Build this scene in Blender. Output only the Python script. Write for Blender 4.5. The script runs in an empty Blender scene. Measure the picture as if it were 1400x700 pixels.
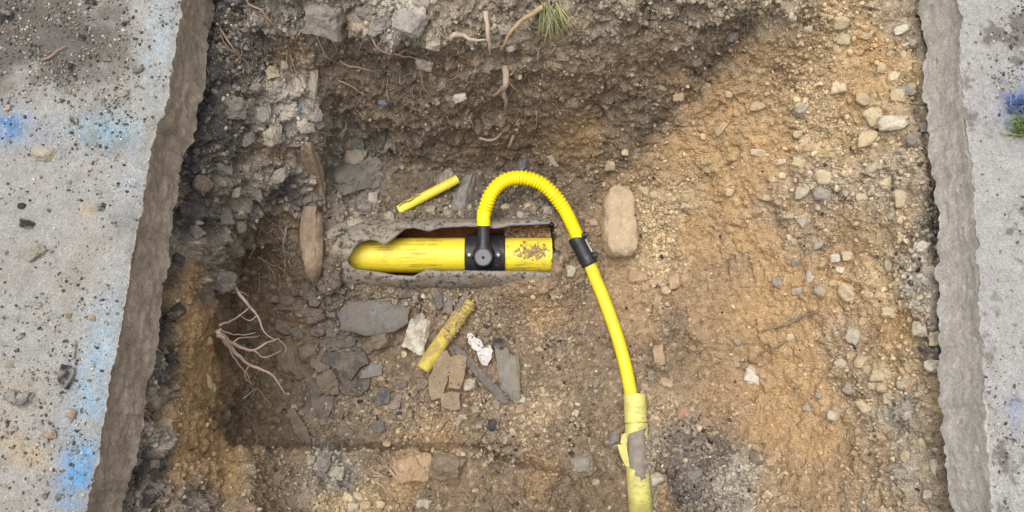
import bpy, bmesh, math, random
import numpy as np
from mathutils import Vector, Matrix

# ------------------------------------------------------------------ camera, sky, sun, exposure
SC = bpy.context.scene
COL = SC.collection
TILT = math.radians(14.0)
FPX = 1150.0                                   # focal length in photo pixels (1400 wide)
DIST = 2.3
CAM = np.array([0.0, -DIST*math.sin(TILT), DIST*math.cos(TILT)])
FWD = np.array([0.0, math.sin(TILT), -math.cos(TILT)])
UPV = np.array([0.0, math.cos(TILT), math.sin(TILT)])
cd = bpy.data.cameras.new('camera'); cam = bpy.data.objects.new('camera', cd); COL.objects.link(cam)
cam.location = CAM; cam.rotation_euler = (TILT, 0, 0)
cd.sensor_width = 36; cd.lens = 36*FPX/1400; cd.clip_start = 0.05; cd.clip_end = 500
SC.camera = cam

SUN_EL, SUN_AZ = math.radians(80), math.radians(-70)      # azimuth from +y towards +x: light from the left, a little behind
W = bpy.data.worlds.new('World'); SC.world = W; W.use_nodes = True
wn = W.node_tree.nodes; wl = W.node_tree.links; wn.clear()
sky = wn.new('ShaderNodeTexSky'); sky.sky_type = 'NISHITA'; sky.sun_disc = False
sky.sun_elevation = SUN_EL; sky.sun_rotation = SUN_AZ; sky.air_density = 1.0; sky.dust_density = 4.0; sky.ozone_density = 1.0
hs = wn.new('ShaderNodeHueSaturation'); hs.inputs['Saturation'].default_value = 0.18     # cloud cover: a nearly grey sky
bg = wn.new('ShaderNodeBackground'); bg.inputs['Strength'].default_value = 0.15
wo = wn.new('ShaderNodeOutputWorld')
wl.new(sky.outputs[0], hs.inputs['Color']); wl.new(hs.outputs[0], bg.inputs[0]); wl.new(bg.outputs[0], wo.inputs[0])
sd = bpy.data.lights.new('sun', 'SUN'); sun = bpy.data.objects.new('sun', sd); COL.objects.link(sun)
sd.energy = 1.2; sd.angle = math.radians(50); sd.color = (1.0, 0.96, 0.9)
sv = Vector((math.cos(SUN_EL)*math.sin(SUN_AZ), math.cos(SUN_EL)*math.cos(SUN_AZ), math.sin(SUN_EL)))
sun.rotation_euler = sv.to_track_quat('Z', 'Y').to_euler()
VS = SC.view_settings; VS.view_transform = 'Standard'; VS.look = 'None'; VS.gamma = 1; VS.use_curve_mapping = False
VS.exposure = 0.9
SC.cycles.use_denoising = True; SC.cycles.denoising_prefilter = 'NONE'; SC.cycles.denoising_input_passes = 'RGB_ALBEDO_NORMAL'
SC.cycles.max_bounces = 4; SC.cycles.diffuse_bounces = 3; SC.cycles.glossy_bounces = 2

rng = np.random.default_rng(7); random.seed(7)

# ------------------------------------------------------------------ small maths
def lin(c):
    c = np.asarray(c, float)/255.0
    return np.where(c <= 0.04045, c/12.92, ((c+0.055)/1.055)**2.4)
def at(u, v, z):
    """world point on the line of sight of photo position (u, v) at height z"""
    u = np.asarray(u, float); v = np.asarray(v, float); z = np.asarray(z, float)
    x = (u-700)/FPX; y = (350-v)/FPX
    d = np.stack([x+0*y, 0*x+y*UPV[1]+FWD[1], 0*x+y*UPV[2]+FWD[2]], -1)
    s = (z-CAM[2])/d[..., 2]
    return CAM + d*s[..., None]
def proj(P):
    q = np.asarray(P)-CAM; dep = q@FWD
    return 700+FPX*q[..., 0]/dep, 350-FPX*(q@UPV)/dep, dep
def sstep(a, b, x):
    t = np.clip((x-a)/(b-a), 0, 1); return t*t*(3-2*t)
_perm = rng.permutation(256); _perm = np.concatenate([_perm, _perm, _perm])
_grad = rng.normal(size=(256, 3)); _grad /= np.linalg.norm(_grad, axis=1)[:, None]
def pnoise(P):
    P = np.asarray(P, float); sh = P.shape[:-1]; P = P.reshape(-1, 3)
    I = np.floor(P).astype(np.int64); f = P-I; I &= 255; w = f*f*f*(f*(f*6-15)+10)
    out = np.zeros(len(P))
    for dx in (0, 1):
        for dy in (0, 1):
            for dz in (0, 1):
                h = _perm[_perm[_perm[(I[:, 0]+dx) & 255]+((I[:, 1]+dy) & 255)]+((I[:, 2]+dz) & 255)]
                g = _grad[h]
                d = g[:, 0]*(f[:, 0]-dx)+g[:, 1]*(f[:, 1]-dy)+g[:, 2]*(f[:, 2]-dz)
                out += d*(w[:, 0] if dx else 1-w[:, 0])*(w[:, 1] if dy else 1-w[:, 1])*(w[:, 2] if dz else 1-w[:, 2])
    return out.reshape(sh)*1.6
def fbm(P, wl_, octv=4, gain=0.5, off=0.0):
    P = np.asarray(P)/wl_+off; a = 1.0; s = 0.0; n = 0.0
    for _ in range(octv):
        s = s+a*pnoise(P); n += a; a *= gain; P = P*2.03+17.3
    return s/n
def worley(P, cell, seed=0):
    """F1 distance (in cells) and a random number for the cell it belongs to"""
    P = np.asarray(P, float); sh = P.shape[:-1]; P = P.reshape(-1, 3)/cell+seed*13.7
    I = np.floor(P).astype(np.int64); best = np.full(len(P), 9.0); bid = np.zeros(len(P), np.int64)
    jit = np.random.default_rng(seed+50).random((256, 3))
    for dx in (-1, 0, 1):
        for dy in (-1, 0, 1):
            for dz in (-1, 0, 1):
                J = I+np.array([dx, dy, dz])
                h = _perm[_perm[_perm[J[:, 0] & 255]+(J[:, 1] & 255)]+(J[:, 2] & 255)]
                d = ((J+jit[h]-P)**2).sum(1)
                m = d < best; best[m] = d[m]; bid[m] = h[m]
    return np.sqrt(best).reshape(sh), (bid/255.0).reshape(sh)
def interp1(pts):
    a = sorted(pts); xs = [p[0] for p in a]; ys = [p[1] for p in a]
    return lambda x: np.interp(x, xs, ys)

# ------------------------------------------------------------------ materials
class NT:
    def __init__(s, m): s.t = m.node_tree; s.n = s.t.nodes; s.l = s.t.links
    def new(s, ty, **kw):
        nd = s.n.new('ShaderNode'+ty)
        for k, v in kw.items(): setattr(nd, k, v)
        return nd
    def link(s, a, b): s.l.new(a, b)
    def noise(s, scale, detail=5, rough=0.6, vec=None, dist=0.0):
        nd = s.new('TexNoise'); nd.inputs['Scale'].default_value = scale; nd.inputs['Detail'].default_value = detail
        nd.inputs['Roughness'].default_value = rough; nd.inputs['Distortion'].default_value = dist
        if vec is not None: s.link(vec, nd.inputs['Vector'])
        return nd.outputs['Fac']
    def vor(s, scale, vec=None, feature='F1', out='Distance', rnd=1.0):
        nd = s.new('TexVoronoi', feature=feature); nd.inputs['Scale'].default_value = scale; nd.inputs['Randomness'].default_value = rnd
        if vec is not None: s.link(vec, nd.inputs['Vector'])
        return nd.outputs[out]
    def ramp(s, fac, a, b, lo=0.0, hi=1.0):
        nd = s.new('MapRange'); nd.inputs[1].default_value = a; nd.inputs[2].default_value = b
        nd.inputs[3].default_value = lo; nd.inputs[4].default_value = hi; s.link(fac, nd.inputs[0]); return nd.outputs[0]
    def mix(s, fac, a, b, mode='MIX'):
        nd = s.new('MixRGB', blend_type=mode)
        for k, x in ((0, fac), (1, a), (2, b)):
            if isinstance(x, (int, float)): nd.inputs[k].default_value = x
            elif isinstance(x, (tuple, list, np.ndarray)): nd.inputs[k].default_value = (*[float(q) for q in x[:3]], 1)
            else: s.link(x, nd.inputs[k])
        return nd.outputs[0]
    def math(s, op, a, b=0.0):
        nd = s.new('Math', operation=op)
        for k, x in ((0, a), (1, b)):
            if isinstance(x, (int, float)): nd.inputs[k].default_value = x
            else: s.link(x, nd.inputs[k])
        return nd.outputs[0]
def new_mat(name, rough=0.9, spec=0.3):
    m = bpy.data.materials.new(name); m.use_nodes = True; t = NT(m); t.n.clear()
    out = t.new('OutputMaterial'); b = t.new('BsdfPrincipled'); t.link(b.outputs[0], out.inputs[0])
    b.inputs['Roughness'].default_value = rough; b.inputs['Specular IOR Level'].default_value = spec
    tc = t.new('TexCoord')
    return m, t, b, tc.outputs['Object']
def bump(t, b, h, dist=0.004, strength=0.6):
    nd = t.new('Bump'); nd.inputs['Distance'].default_value = dist; nd.inputs['Strength'].default_value = strength
    t.link(h, nd.inputs['Height']); t.link(nd.outputs[0], b.inputs['Normal'])
def attr(t, name='col'):
    nd = t.new('VertexColor'); nd.layer_name = name; return nd.outputs[0]

def m_soil():
    m, t, b, o = new_mat('soil', 0.96, 0.12)
    c = attr(t)
    c = t.mix(1.0, c, t.ramp(t.noise(55, 7, 0.7, o), 0.25, 0.75, 0.72, 1.25), 'MULTIPLY')
    c = t.mix(1.0, c, t.ramp(t.noise(420, 4, 0.7, o), 0.3, 0.7, 0.58, 1.35), 'MULTIPLY')
    sp = t.math('MULTIPLY', t.ramp(t.vor(260, o), 0.16, 0.10), t.ramp(t.noise(30, 3, 0.6, o), 0.5, 0.6))
    c = t.mix(t.math('MULTIPLY', sp, 0.55), c, lin((205, 192, 168)))
    sp2 = t.math('MULTIPLY', t.ramp(t.vor(200, t.math('ADD', t.noise(1, 0), 0.0) if False else o, 'F1', 'Distance'), 0.14, 0.09), t.ramp(t.noise(24, 3, 0.6, o), 0.55, 0.45))
    c = t.mix(t.math('MULTIPLY', sp2, 0.55), c, lin((60, 52, 44)))
    t.link(c, b.inputs['Base Color'])
    h = t.math('ADD', t.noise(140, 8, 0.75, o), t.math('MULTIPLY', t.vor(230, o), -0.5))
    bump(t, b, h, 0.009, 0.9); return m
def m_gravel():
    m, t, b, o = new_mat('gravel', 0.93, 0.2)
    c = t.mix(1.0, attr(t), t.ramp(t.noise(300, 4, 0.7, o), 0.3, 0.7, 0.75, 1.2), 'MULTIPLY')
    t.link(c, b.inputs['Base Color']); bump(t, b, t.noise(500, 4, 0.7, o), 0.002, 0.6); return m
def m_rock():
    m, t, b, o = new_mat('stone', 0.9, 0.25)
    oi = t.new('ObjectInfo'); geo = t.new('NewGeometry')
    p = geo.outputs['Position']
    c = t.mix(1.0, oi.outputs['Color'], t.ramp(t.noise(45, 6, 0.7, p), 0.25, 0.75, 0.7, 1.25), 'MULTIPLY')
    at_ = t.new('Attribute', attribute_type='OBJECT', attribute_name='dust'); sz = t.new('SeparateXYZ'); t.link(o, sz.inputs[0])
    low = t.ramp(t.math('ADD', sz.outputs[2], t.math('MULTIPLY', t.math('SUBTRACT', t.noise(40, 5, 0.7, p), 0.5), 1.1)), 0.16, -0.02, 0, 0.9)
    c = t.mix(t.math('MAXIMUM', low, t.ramp(t.noise(34, 6, 0.7, p), 0.47, 0.62, 0, 0.75)), c, at_.outputs['Color'])      # soil stuck to it
    c = t.mix(t.math('MULTIPLY', t.ramp(t.noise(330, 3, 0.6, p), 0.62, 0.7), 0.5), c, lin((70, 62, 54)))
    t.link(c, b.inputs['Base Color'])
    bump(t, b, t.math('ADD', t.noise(160, 7, 0.75, p), t.math('MULTIPLY', t.noise(35, 3, 0.6, p), 0.8)), 0.006, 0.8); return m
def m_concrete(name):
    m, t, b, o = new_mat(name, 0.93, 0.2)
    c = t.mix(1.0, attr(t), t.ramp(t.noise(38, 8, 0.72, o), 0.3, 0.7, 0.8, 1.15), 'MULTIPLY')
    c = t.mix(1.0, c, t.ramp(t.noise(500, 3, 0.7, o), 0.3, 0.7, 0.62, 1.3), 'MULTIPLY')
    c = t.mix(1.0, c, t.ramp(t.vor(330, o, 'F1', 'Color'), 0.0, 1.0, 0.8, 1.15), 'MULTIPLY')
    sp = t.math('MULTIPLY', t.ramp(t.vor(150, o), 0.16, 0.1), t.ramp(t.noise(17, 4, 0.6, o), 0.48, 0.6))
    c = t.mix(t.math('MULTIPLY', sp, 0.7), c, lin((52, 50, 50)))
    t.link(c, b.inputs['Base Color'])
    bump(t, b, t.math('ADD', t.noise(260, 7, 0.75, o), t.math('MULTIPLY', t.noise(60, 4, 0.6, o), 0.8)), 0.004, 0.7); return m
def m_yellow(name, base, dirt, amount, rough=0.42, scratch=0.5, dirtx=None):
    m, t, b, o = new_mat(name, rough, 0.4)
    mp = t.new('Mapping'); mp.inputs['Scale'].default_value = (9, 190, 190); t.link(o, mp.inputs['Vector'])
    sc = t.noise(1.0, 6, 0.75, mp.outputs[0])
    sc = t.math('MULTIPLY', t.ramp(sc, 0.5, 0.62), t.ramp(t.noise(14, 3, 0.6, o), 0.44, 0.58))
    c = t.mix(1.0, base, t.ramp(t.noise(25, 4, 0.6, o), 0.3, 0.7, 0.9, 1.06), 'MULTIPLY')
    c = t.mix(t.math('MULTIPLY', sc, scratch), c, lin((96, 74, 30)))
    d = t.ramp(t.noise(32, 9, 0.78, o), 0.62-amount*0.35, 0.74-amount*0.3)
    if dirtx is not None:
        sx = t.new('SeparateXYZ'); t.link(o, sx.inputs[0])
        bnd = t.math('MULTIPLY', t.ramp(sx.outputs[0], dirtx[0], dirtx[1]), t.ramp(t.noise(75, 8, 0.75, o), 0.54, 0.64))
        d = t.math('MAXIMUM', t.math('MULTIPLY', d, 0.55), bnd)
    c = t.mix(t.math('MULTIPLY', d, 0.8), c, dirt)
    t.link(c, b.inputs['Base Color'])
    t.link(t.ramp(d, 0, 1, rough, 0.9), b.inputs['Roughness'])
    bump(t, b, t.noise(260, 5, 0.7, o), 0.0015, 0.25); return m
def m_plain(name, rgb, rough=0.5, var=0.2, dust=0.0, dustc=(140, 120, 95), bscale=220, bd=0.0015, spec=0.4, stretch=None, metal=0.0):
    m, t, b, o = new_mat(name, rough, spec); b.inputs['Metallic'].default_value = metal
    vec = o
    if stretch:
        mp = t.new('Mapping'); mp.inputs['Scale'].default_value = stretch; t.link(o, mp.inputs['Vector']); vec = mp.outputs[0]
    c = t.mix(1.0, lin(rgb), t.ramp(t.noise(40, 6, 0.7, vec), 0.3, 0.7, 1-var, 1+var), 'MULTIPLY')
    if dust:
        c = t.mix(t.ramp(t.noise(48, 8, 0.75, o), 0.62-dust*0.4, 0.8-dust*0.3, 0, 0.85), c, lin(dustc))
    t.link(c, b.inputs['Base Color']); bump(t, b, t.noise(bscale, 6, 0.7, vec), bd, 0.6); return m
def m_host():
    m, t, b, o = new_mat('old_pipe_outside', 0.88, 0.25)
    c = t.mix(1.0, lin((142, 133, 120)), t.ramp(t.noise(30, 7, 0.7, o), 0.3, 0.7, 0.72, 1.2), 'MULTIPLY')
    k = t.ramp(t.noise(62, 9, 0.8, o), 0.53, 0.59)
    c = t.mix(t.math('MULTIPLY', k, 0.9), c, lin((42, 41, 43)))
    c = t.mix(t.ramp(t.noise(20, 5, 0.6, o), 0.55, 0.66, 0, 0.6), c, lin((135, 112, 86)))
    t.link(c, b.inputs['Base Color']); bump(t, b, t.math('ADD', t.noise(90, 8, 0.75, o), t.math('MULTIPLY', k, -0.4)), 0.004, 0.8); return m
def m_shard():
    m, t, b, o = new_mat('dark_fragment', 0.8, 0.3)
    oi = t.new('ObjectInfo'); geo = t.new('NewGeometry'); p = geo.outputs['Position']
    c = t.mix(1.0, oi.outputs['Color'], t.ramp(t.noise(70, 7, 0.7, p), 0.3, 0.7, 0.7, 1.3), 'MULTIPLY')
    c = t.mix(t.ramp(t.noise(38, 8, 0.75, p), 0.46, 0.6, 0, 0.85), c, lin((112, 101, 88)))
    t.link(c, b.inputs['Base Color']); bump(t, b, t.noise(150, 8, 0.75, p), 0.003, 0.6); return m
M = dict(soil=m_soil(), gravel=m_gravel(), rock=m_rock(), slab=m_concrete('pavement_concrete'), host=m_host(), shard=m_shard(),
    main=m_yellow('yellow_main_plastic', lin((220, 198, 56)), lin((158, 138, 98)), 0.16, 0.45, 0.75, (0.06, 0.1)),
    hose=m_yellow('yellow_hose_plastic', lin((236, 212, 18)), lin((160, 130, 60)), 0.0, 0.38, 0.1),
    service=m_yellow('yellow_service_plastic', lin((224, 202, 44)), lin((170, 140, 80)), 0.1, 0.45, 0.15),
    offcut=m_yellow('yellow_offcut_plastic', lin((216, 200, 66)), lin((170, 145, 80)), 0.12, 0.5, 0.3),
    dirty=m_yellow('muddy_yellow_plastic', lin((196, 176, 66)), lin((138, 117, 88)), 0.62, 0.75, 0.5),
    duct=m_yellow('pale_yellow_duct', lin((200, 192, 112)), lin((158, 142, 106)), 0.34, 0.65, 0.5),
    black=m_plain('black_plastic', (38, 38, 40), 0.38, 0.2, 0.12, (120, 105, 88)),
    cap=m_plain('grey_cap_plastic', (104, 104, 108), 0.55, 0.12, 0.08),
    dark=m_plain('dark_hole', (14, 14, 15), 0.7, 0.2),
    metal=m_plain('grey_metal', (150, 150, 152), 0.4, 0.15, 0.15, metal=0.6),
    white=m_plain('white_label', (205, 205, 200), 0.6, 0.12, 0.1),
    rust=m_plain('rusty_inside', (120, 74, 38), 0.85, 0.4, 0.3, (82, 62, 44), bd=0.004),
    lining=m_plain('grey_lining', (128, 120, 110), 0.8, 0.3, 0.2, (150, 130, 100), bd=0.003),
    root=m_plain('root_bark', (132, 110, 92), 0.85, 0.3, 0.2, (110, 88, 66)),
    palroot=m_plain('pale_root', (158, 140, 122), 0.8, 0.2, 0.15, (120, 98, 76)),
    cluster=m_plain('pink_root', (182, 158, 142), 0.8, 0.2, 0.1, (120, 98, 76)),
    straw=m_plain('dry_straw', (150, 128, 94), 0.8, 0.25),
    wood=m_plain('wet_wood', (150, 130, 110), 0.85, 0.35, 0.5, (116, 101, 84), 90, 0.006, 0.2, (3, 0.22, 3)),
    scrap=m_plain('white_scrap', (184, 181, 177), 0.8, 0.2, 0.16, (130, 112, 92), 90, 0.004))
def m_grass(name):
    m, t, b, o = new_mat(name, 0.6, 0.3); t.link(attr(t), b.inputs['Base Color']); return m
M['grass'] = m_grass('grass_blade')

# ------------------------------------------------------------------ object helpers
def mesh_np(name, V, F, col=None, smooth=True):
    V = np.asarray(V, np.float32); F = np.asarray(F, np.int32)
    me = bpy.data.meshes.new(name); n = F.shape[1]
    me.vertices.add(len(V)); me.vertices.foreach_set('co', V.ravel())
    me.loops.add(F.size); me.loops.foreach_set('vertex_index', F.ravel())
    me.polygons.add(len(F)); me.polygons.foreach_set('loop_start', np.arange(0, F.size, n, dtype=np.int32))
    me.polygons.foreach_set('use_smooth', np.full(len(F), smooth))
    if col is not None:
        a = me.color_attributes.new('col', 'FLOAT_COLOR', 'POINT')
        c = np.ones((len(V), 4), np.float32); c[:, :3] = col; a.data.foreach_set('color', c.ravel())
    me.update(calc_edges=True); return me
def mesh_py(name, V, F, smooth=True):
    me = bpy.data.meshes.new(name); me.from_pydata([tuple(map(float, v)) for v in V], [], F)
    me.polygons.foreach_set('use_smooth', [smooth]*len(me.polygons)); me.update(); return me
def obj(name, me, mat=None, parent=None):
    o = bpy.data.objects.new(name, me); COL.objects.link(o)
    if mat is not None and me is not None and not me.materials: me.materials.append(M[mat] if isinstance(mat, str) else mat)
    if parent is not None: o.parent = parent
    return o
def tag(o, label, cat, group=None, kind=None):
    if label: o['label'] = label
    if cat: o['category'] = cat
    if group: o['group'] = group
    if kind: o['kind'] = kind
    return o
def empty(name, loc=(0, 0, 0)):
    o = bpy.data.objects.new(name, None); COL.objects.link(o); o.location = [float(x) for x in loc]; o.empty_display_size = 0.05; return o
def grid_faces(nr, nc, wrap=False):
    r = np.arange(nr-1)[:, None]; c = np.arange(nc if wrap else nc-1)[None, :]; c2 = (c+1) % nc
    return np.stack([r*nc+c, r*nc+c2, (r+1)*nc+c2, (r+1)*nc+c], -1).reshape(-1, 4)
def catmull(P, n):
    P = np.asarray(P, float)
    if len(P) == 2: return P[0]+(P[1]-P[0])*np.linspace(0, 1, n)[:, None]
    Q = np.vstack([2*P[0]-P[1], P, 2*P[-1]-P[-2]]); t = np.linspace(0, len(P)-1-1e-9, n); i = t.astype(int); f = (t-i)[:, None]
    a, b, c, d = Q[i], Q[i+1], Q[i+2], Q[i+3]
    X = 0.5*((2*b)+(c-a)*f+(2*a-5*b+4*c-d)*f*f+(3*b-a-3*c+d)*f**3)
    s = np.concatenate([[0], np.cumsum(np.linalg.norm(np.diff(X, axis=0), axis=1))])       # even steps
    g = np.linspace(0, s[-1], n); return np.stack([np.interp(g, s, X[:, k]) for k in range(3)], -1)
def frames(X):
    T = np.gradient(X, axis=0); T /= np.linalg.norm(T, axis=1)[:, None]+1e-12
    ref = np.array([0, 0, 1.0]) if abs(T[0, 2]) < 0.9 else np.array([0, 1.0, 0])
    N = np.zeros_like(X); n = ref-T[0]*(ref@T[0]); n /= np.linalg.norm(n)
    for i in range(len(X)):
        n = n-T[i]*(n@T[i]); n /= np.linalg.norm(n); N[i] = n
    return T, N, np.cross(T, N)
def tube_vf(X, R, seg=12, caps=True, wob=0.0):
    X = np.asarray(X, float); R = np.broadcast_to(np.asarray(R, float), (len(X),)); T, N, B = frames(X)
    a = np.linspace(0, 2*math.pi, seg, endpoint=False)
    rr = R[:, None]*(1+wob*rng.normal(size=(len(X), seg)))
    V = X[:, None]+rr[..., None]*(np.cos(a)[None, :, None]*N[:, None]+np.sin(a)[None, :, None]*B[:, None])
    F = [tuple(f) for f in grid_faces(len(X), seg, True)]
    if caps: F += [tuple(range(seg))[::-1], tuple(range((len(X)-1)*seg, len(X)*seg))]
    return V.reshape(-1, 3), F
def join_vf(parts):
    V = []; F = []; n = 0
    for v, f in parts:
        V.append(np.asarray(v)); F += [tuple(i+n for i in q) for q in f]; n += len(v)
    return np.vstack(V), F
def pipe_vf(X, ro, ri, seg=32):
    """a hollow pipe with open ends"""
    v1, f1 = tube_vf(X, ro, seg, False); v2, f2 = tube_vf(X, ri, seg, False); n = len(v1)
    F = list(f1)+[tuple(i+n for i in q)[::-1] for q in f2]
    for base in (0, n-seg):
        for k in range(seg):
            k2 = (k+1) % seg; q = (base+k, base+k2, n+base+k2, n+base+k); F.append(q if base else q[::-1])
    return np.vstack([v1, v2]), F

# ------------------------------------------------------------------ pavement slabs either side of the pit
ZT, ZB = 0.70, 0.562
EL = interp1([(-160, 268), (-60, 253), (0, 246), (60, 238), (130, 230), (158, 224), (168, 211), (250, 197), (350, 181), (450, 165), (525, 150), (600, 137), (700, 116), (860, 84)])
ER = interp1([(-160, 1300), (0, 1312), (100, 1316), (200, 1326), (300, 1336), (414, 1343), (500, 1348), (640, 1356), (700, 1362), (860, 1374)])
def slab(name, side):
    vs = np.arange(-170, 870, 2.2); nt, nf = 190, 34
    E = (EL if side < 0 else ER)(vs)
    e3 = at(E, vs, ZT)
    jit = fbm(e3*[1, 1, 0]+side*5, 0.05, 4)*(0.006 if side < 0 else 0.012)+fbm(e3+9, 0.012, 2)*0.0035-side*0.012*np.clip(fbm(e3+19, 0.04, 3)-0.25, 0, 1)*-1
    ex = e3[:, 0]+jit
    s = np.linspace(0, 1, nt)**0.85; far = side*1.25
    P = np.zeros((len(vs), nt+nf, 3))
    P[:, :nt, 0] = far+(ex[:, None]-far)*s; P[:, :nt, 1] = e3[:, None, 1]; P[:, :nt, 2] = ZT
    w = np.linspace(0, 1, nf+1)[1:]
    P[:, nt:, 0] = ex[:, None]+side*0.012*np.sin(w*3.1)*0.5-side*0.010*w; P[:, nt:, 1] = e3[:, None, 1]; P[:, nt:, 2] = ZT-(ZT-ZB)*w
    big = fbm(P, 0.25, 3); mid = fbm(P+3, 0.05, 4); fine = fbm(P+8, 0.014, 3)
    edge = np.exp(-((P[..., 0]-ex[:, None])/0.012)**2)*(np.arange(nt+nf) < nt)
    P[:, :nt, 2] += (big*0.006+mid*0.004+fine*0.002-edge*0.005)[:, :nt]
    streak = fbm(P*[1, 0.15, 1.0]+4, 0.02, 4, 0.6)
    rgh = fbm(P*[1, 0.55, 1]+14, 0.03, 6, 0.72); pit_f, _pi = worley(P, 0.018, 7)
    P[:, nt:, 0] += (-side)*((big*0.012+mid*0.004+rgh*0.006+fine*0.0012)*(1 if side < 0 else 0.6)+streak*0.002-0.005*sstep(0.35, 0.1, pit_f)*(_pi > 0.88))[:, nt:]
    rag = (fbm(P*[0, 1, 0]+27, 0.17, 6, 0.62)*0.06)[:, nt:]; P[:, nt:, 2] += rag*w**2
    uu, vv, _ = proj(P)
    isf = (np.arange(nt+nf) >= nt)[None, :]*np.ones((len(vs), 1))
    if side < 0:
        c = np.ones(P.shape)*lin((170, 167, 161))
        warm = sstep(0.0, 0.45, fbm(P+21, 0.14, 4)); c = c*(1-0.45*warm[..., None])+lin((160, 148, 130))*0.45*warm[..., None]
        dm = sstep(-0.1, 0.35, fbm(P+31, 0.12, 5)+0.9*np.exp(-(((uu-30)/120)**2+((vv-40)/75)**2))+0.35*np.exp(-(((uu-130)/60)**2+((vv-140)/50)**2))-0.18)
        dm = dm*np.clip(0.45+np.exp(-(((uu-30)/130)**2+((vv-40)/110)**2)), 0, 1)
        c = c*(1-0.8*dm[..., None])+lin((92, 84, 78))*0.8*dm[..., None]
        # spray paint
        pn = fbm(P+41, 0.03, 5, 0.75)*1.25
        def paint(u0, v0, ru, rv, col, k):
            nonlocal c
            m = np.exp(-(((uu-u0)/ru)**2+((vv-v0)/rv)**2))*k*sstep(-0.45, 0.35, pn+0.15); m = np.clip(m, 0, 0.95)[..., None]; c = c*(1-m)+lin(col)*m
        paint(12, 172, 22, 20, (62, 138, 206), 1.15); paint(145, 178, 40, 22, (150, 192, 214), 0.8); paint(60, 180, 50, 26, (150, 170, 200), 0.3)
        d_edge = (EL(vv)-uu)
        band = np.exp(-((d_edge-22)/26)**2)
        for v0, rv, k, col in ((640, 55, 0.95, (92, 160, 214)), (560, 60, 0.6, (140, 184, 216)), (490, 60, 0.5, (160, 194, 216)), (420, 60, 0.3, (178, 200, 214)), (60, 70, 0.45, (180, 200, 214)), (230, 60, 0.3, (182, 200, 214))):
            m = np.clip(band*np.exp(-((vv-v0)/rv)**2)*k*sstep(-0.5, 0.3, pn+0.1), 0, 0.9)[..., None]; c = c*(1-m)+lin(col)*m
        for u0, v0, r in ((20, 545, 26), (40, 625, 28), (120, 290, 12), (12, 600, 20), (120, 585, 20)): paint(u0, v0, r, r*0.8, (196, 164, 110), 0.55)
        fc = lin((160, 146, 131))*(1+0.16*streak[..., None]+0.35*mid[..., None]+0.4*rgh[..., None]+0.25*fine[..., None])
    else:
        c = np.ones(P.shape)*lin((178, 175, 171))
        dm = sstep(0.22, 0.5, 1.2*fbm(P+33, 0.06, 6, 0.65)+0.42*np.exp(-(((uu-1385)/40)**2+((vv-60)/70)**2))+0.5*np.exp(-(((uu-1372)/24)**2+((vv-600)/60)**2))+0.2*np.exp(-(((uu-1335)/25)**2+((vv-160)/40)**2)))
        c = c*(1-0.75*dm[..., None])+lin((104, 96, 88))*0.75*dm[..., None]
        m = np.clip(np.exp(-(((uu-1388)/22)**2+((vv-140)/34)**2))*0.7+np.exp(-(((uu-1390)/16)**2+((vv-560)/30)**2))*0.35, 0, 1)[..., None]*sstep(-0.4, 0.3, fbm(P+44, 0.03, 3))[..., None]
        c = c*(1-m)+lin((70, 110, 190))*m
        fc = lin((184, 178, 170))*(1+0.06*streak[..., None]+0.2*mid[..., None]+0.12*rgh[..., None])
    k = isf[..., None]; c = c*0.63*(1-k)+fc*k
    top = P
    me = mesh_np(name, P.reshape(-1, 3), grid_faces(P.shape[0], P.shape[1]) if side < 0 else grid_faces(P.shape[0], P.shape[1])[:, ::-1], c.reshape(-1, 3))
    o = obj(name, me, 'slab'); o['kind'] = 'structure'
    return P[:, :nt], c[:, :nt]
LS, LSC = slab('pavement', -1)
RS, RSC = slab('kerb', 1)

# ------------------------------------------------------------------ the pit: soil walls, bank and floor
FL = interp1([(-160, 300), (0, 279), (60, 275), (100, 270), (165, 246), (250, 238), (350, 221), (450, 201), (525, 190), (600, 180), (700, 162), (860, 130)])
FR = interp1([(-160, 1248), (0, 1258), (100, 1263), (200, 1275), (300, 1289), (414, 1302), (529, 1310), (643, 1323), (700, 1330), (860, 1340)])
ZC = []
for v in (-60, 0, 100, 200, 300, 400, 500, 600, 700, 780):
    ZC += [(FL(v), v, 0.535), (FL(v)-60, v, 0.52), (FL(v)-160, v, 0.52), (FR(v), v, 0.535), (FR(v)+60, v, 0.52), (FR(v)+130, v, 0.52)]
def zrow(v, *p): ZC.extend((p[i], v, p[i+1]) for i in range(0, len(p), 2))
zrow(-130, 300, .7, 500, .7, 700, .7, 900, .7, 1100, .7, 1230, .7)
zrow(-50, 330, .69, 500, .7, 700, .7, 900, .7, 1100, .69)
zrow(0, 350, .62, 450, .64, 550, .64, 650, .64, 800, .64, 900, .63, 1000, .62, 1100, .61, 1200, .58)
zrow(60, 300, .53, 350, .52, 420, .5, 460, .5, 540, .54, 620, .54, 700, .55, 800, .55, 900, .51, 1000, .49, 1100, .5, 1200, .53)
zrow(105, 480, .41, 550, .42, 620, .45, 700, .46, 780, .46)
zrow(150, 280, .5, 310, .47, 350, .43, 400, .40, 430, .36, 452, .27, 500, .28, 560, .32, 640, .33, 720, .33, 800, .32, 850, .28, 900, .29, 1000, .34, 1100, .41, 1200, .48)
zrow(195, 480, .13, 560, .16, 640, .17, 720, .17, 800, .18, 870, .2)
zrow(225, 480, .08, 560, .06, 640, .06, 720, .06, 800, .1)
zrow(250, 260, .49, 285, .44, 320, .37, 360, .28, 400, .21, 430, .17, 455, .07, 500, .04, 600, .025, 700, .025, 780, .05, 860, .1, 1000, .24, 1100, .33, 1200, .45)
zrow(298, 455, .10, 480, .085, 530, .065, 580, .05, 640, .05, 700, .05, 750, .05, 790, .04, 840, .05)
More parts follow.
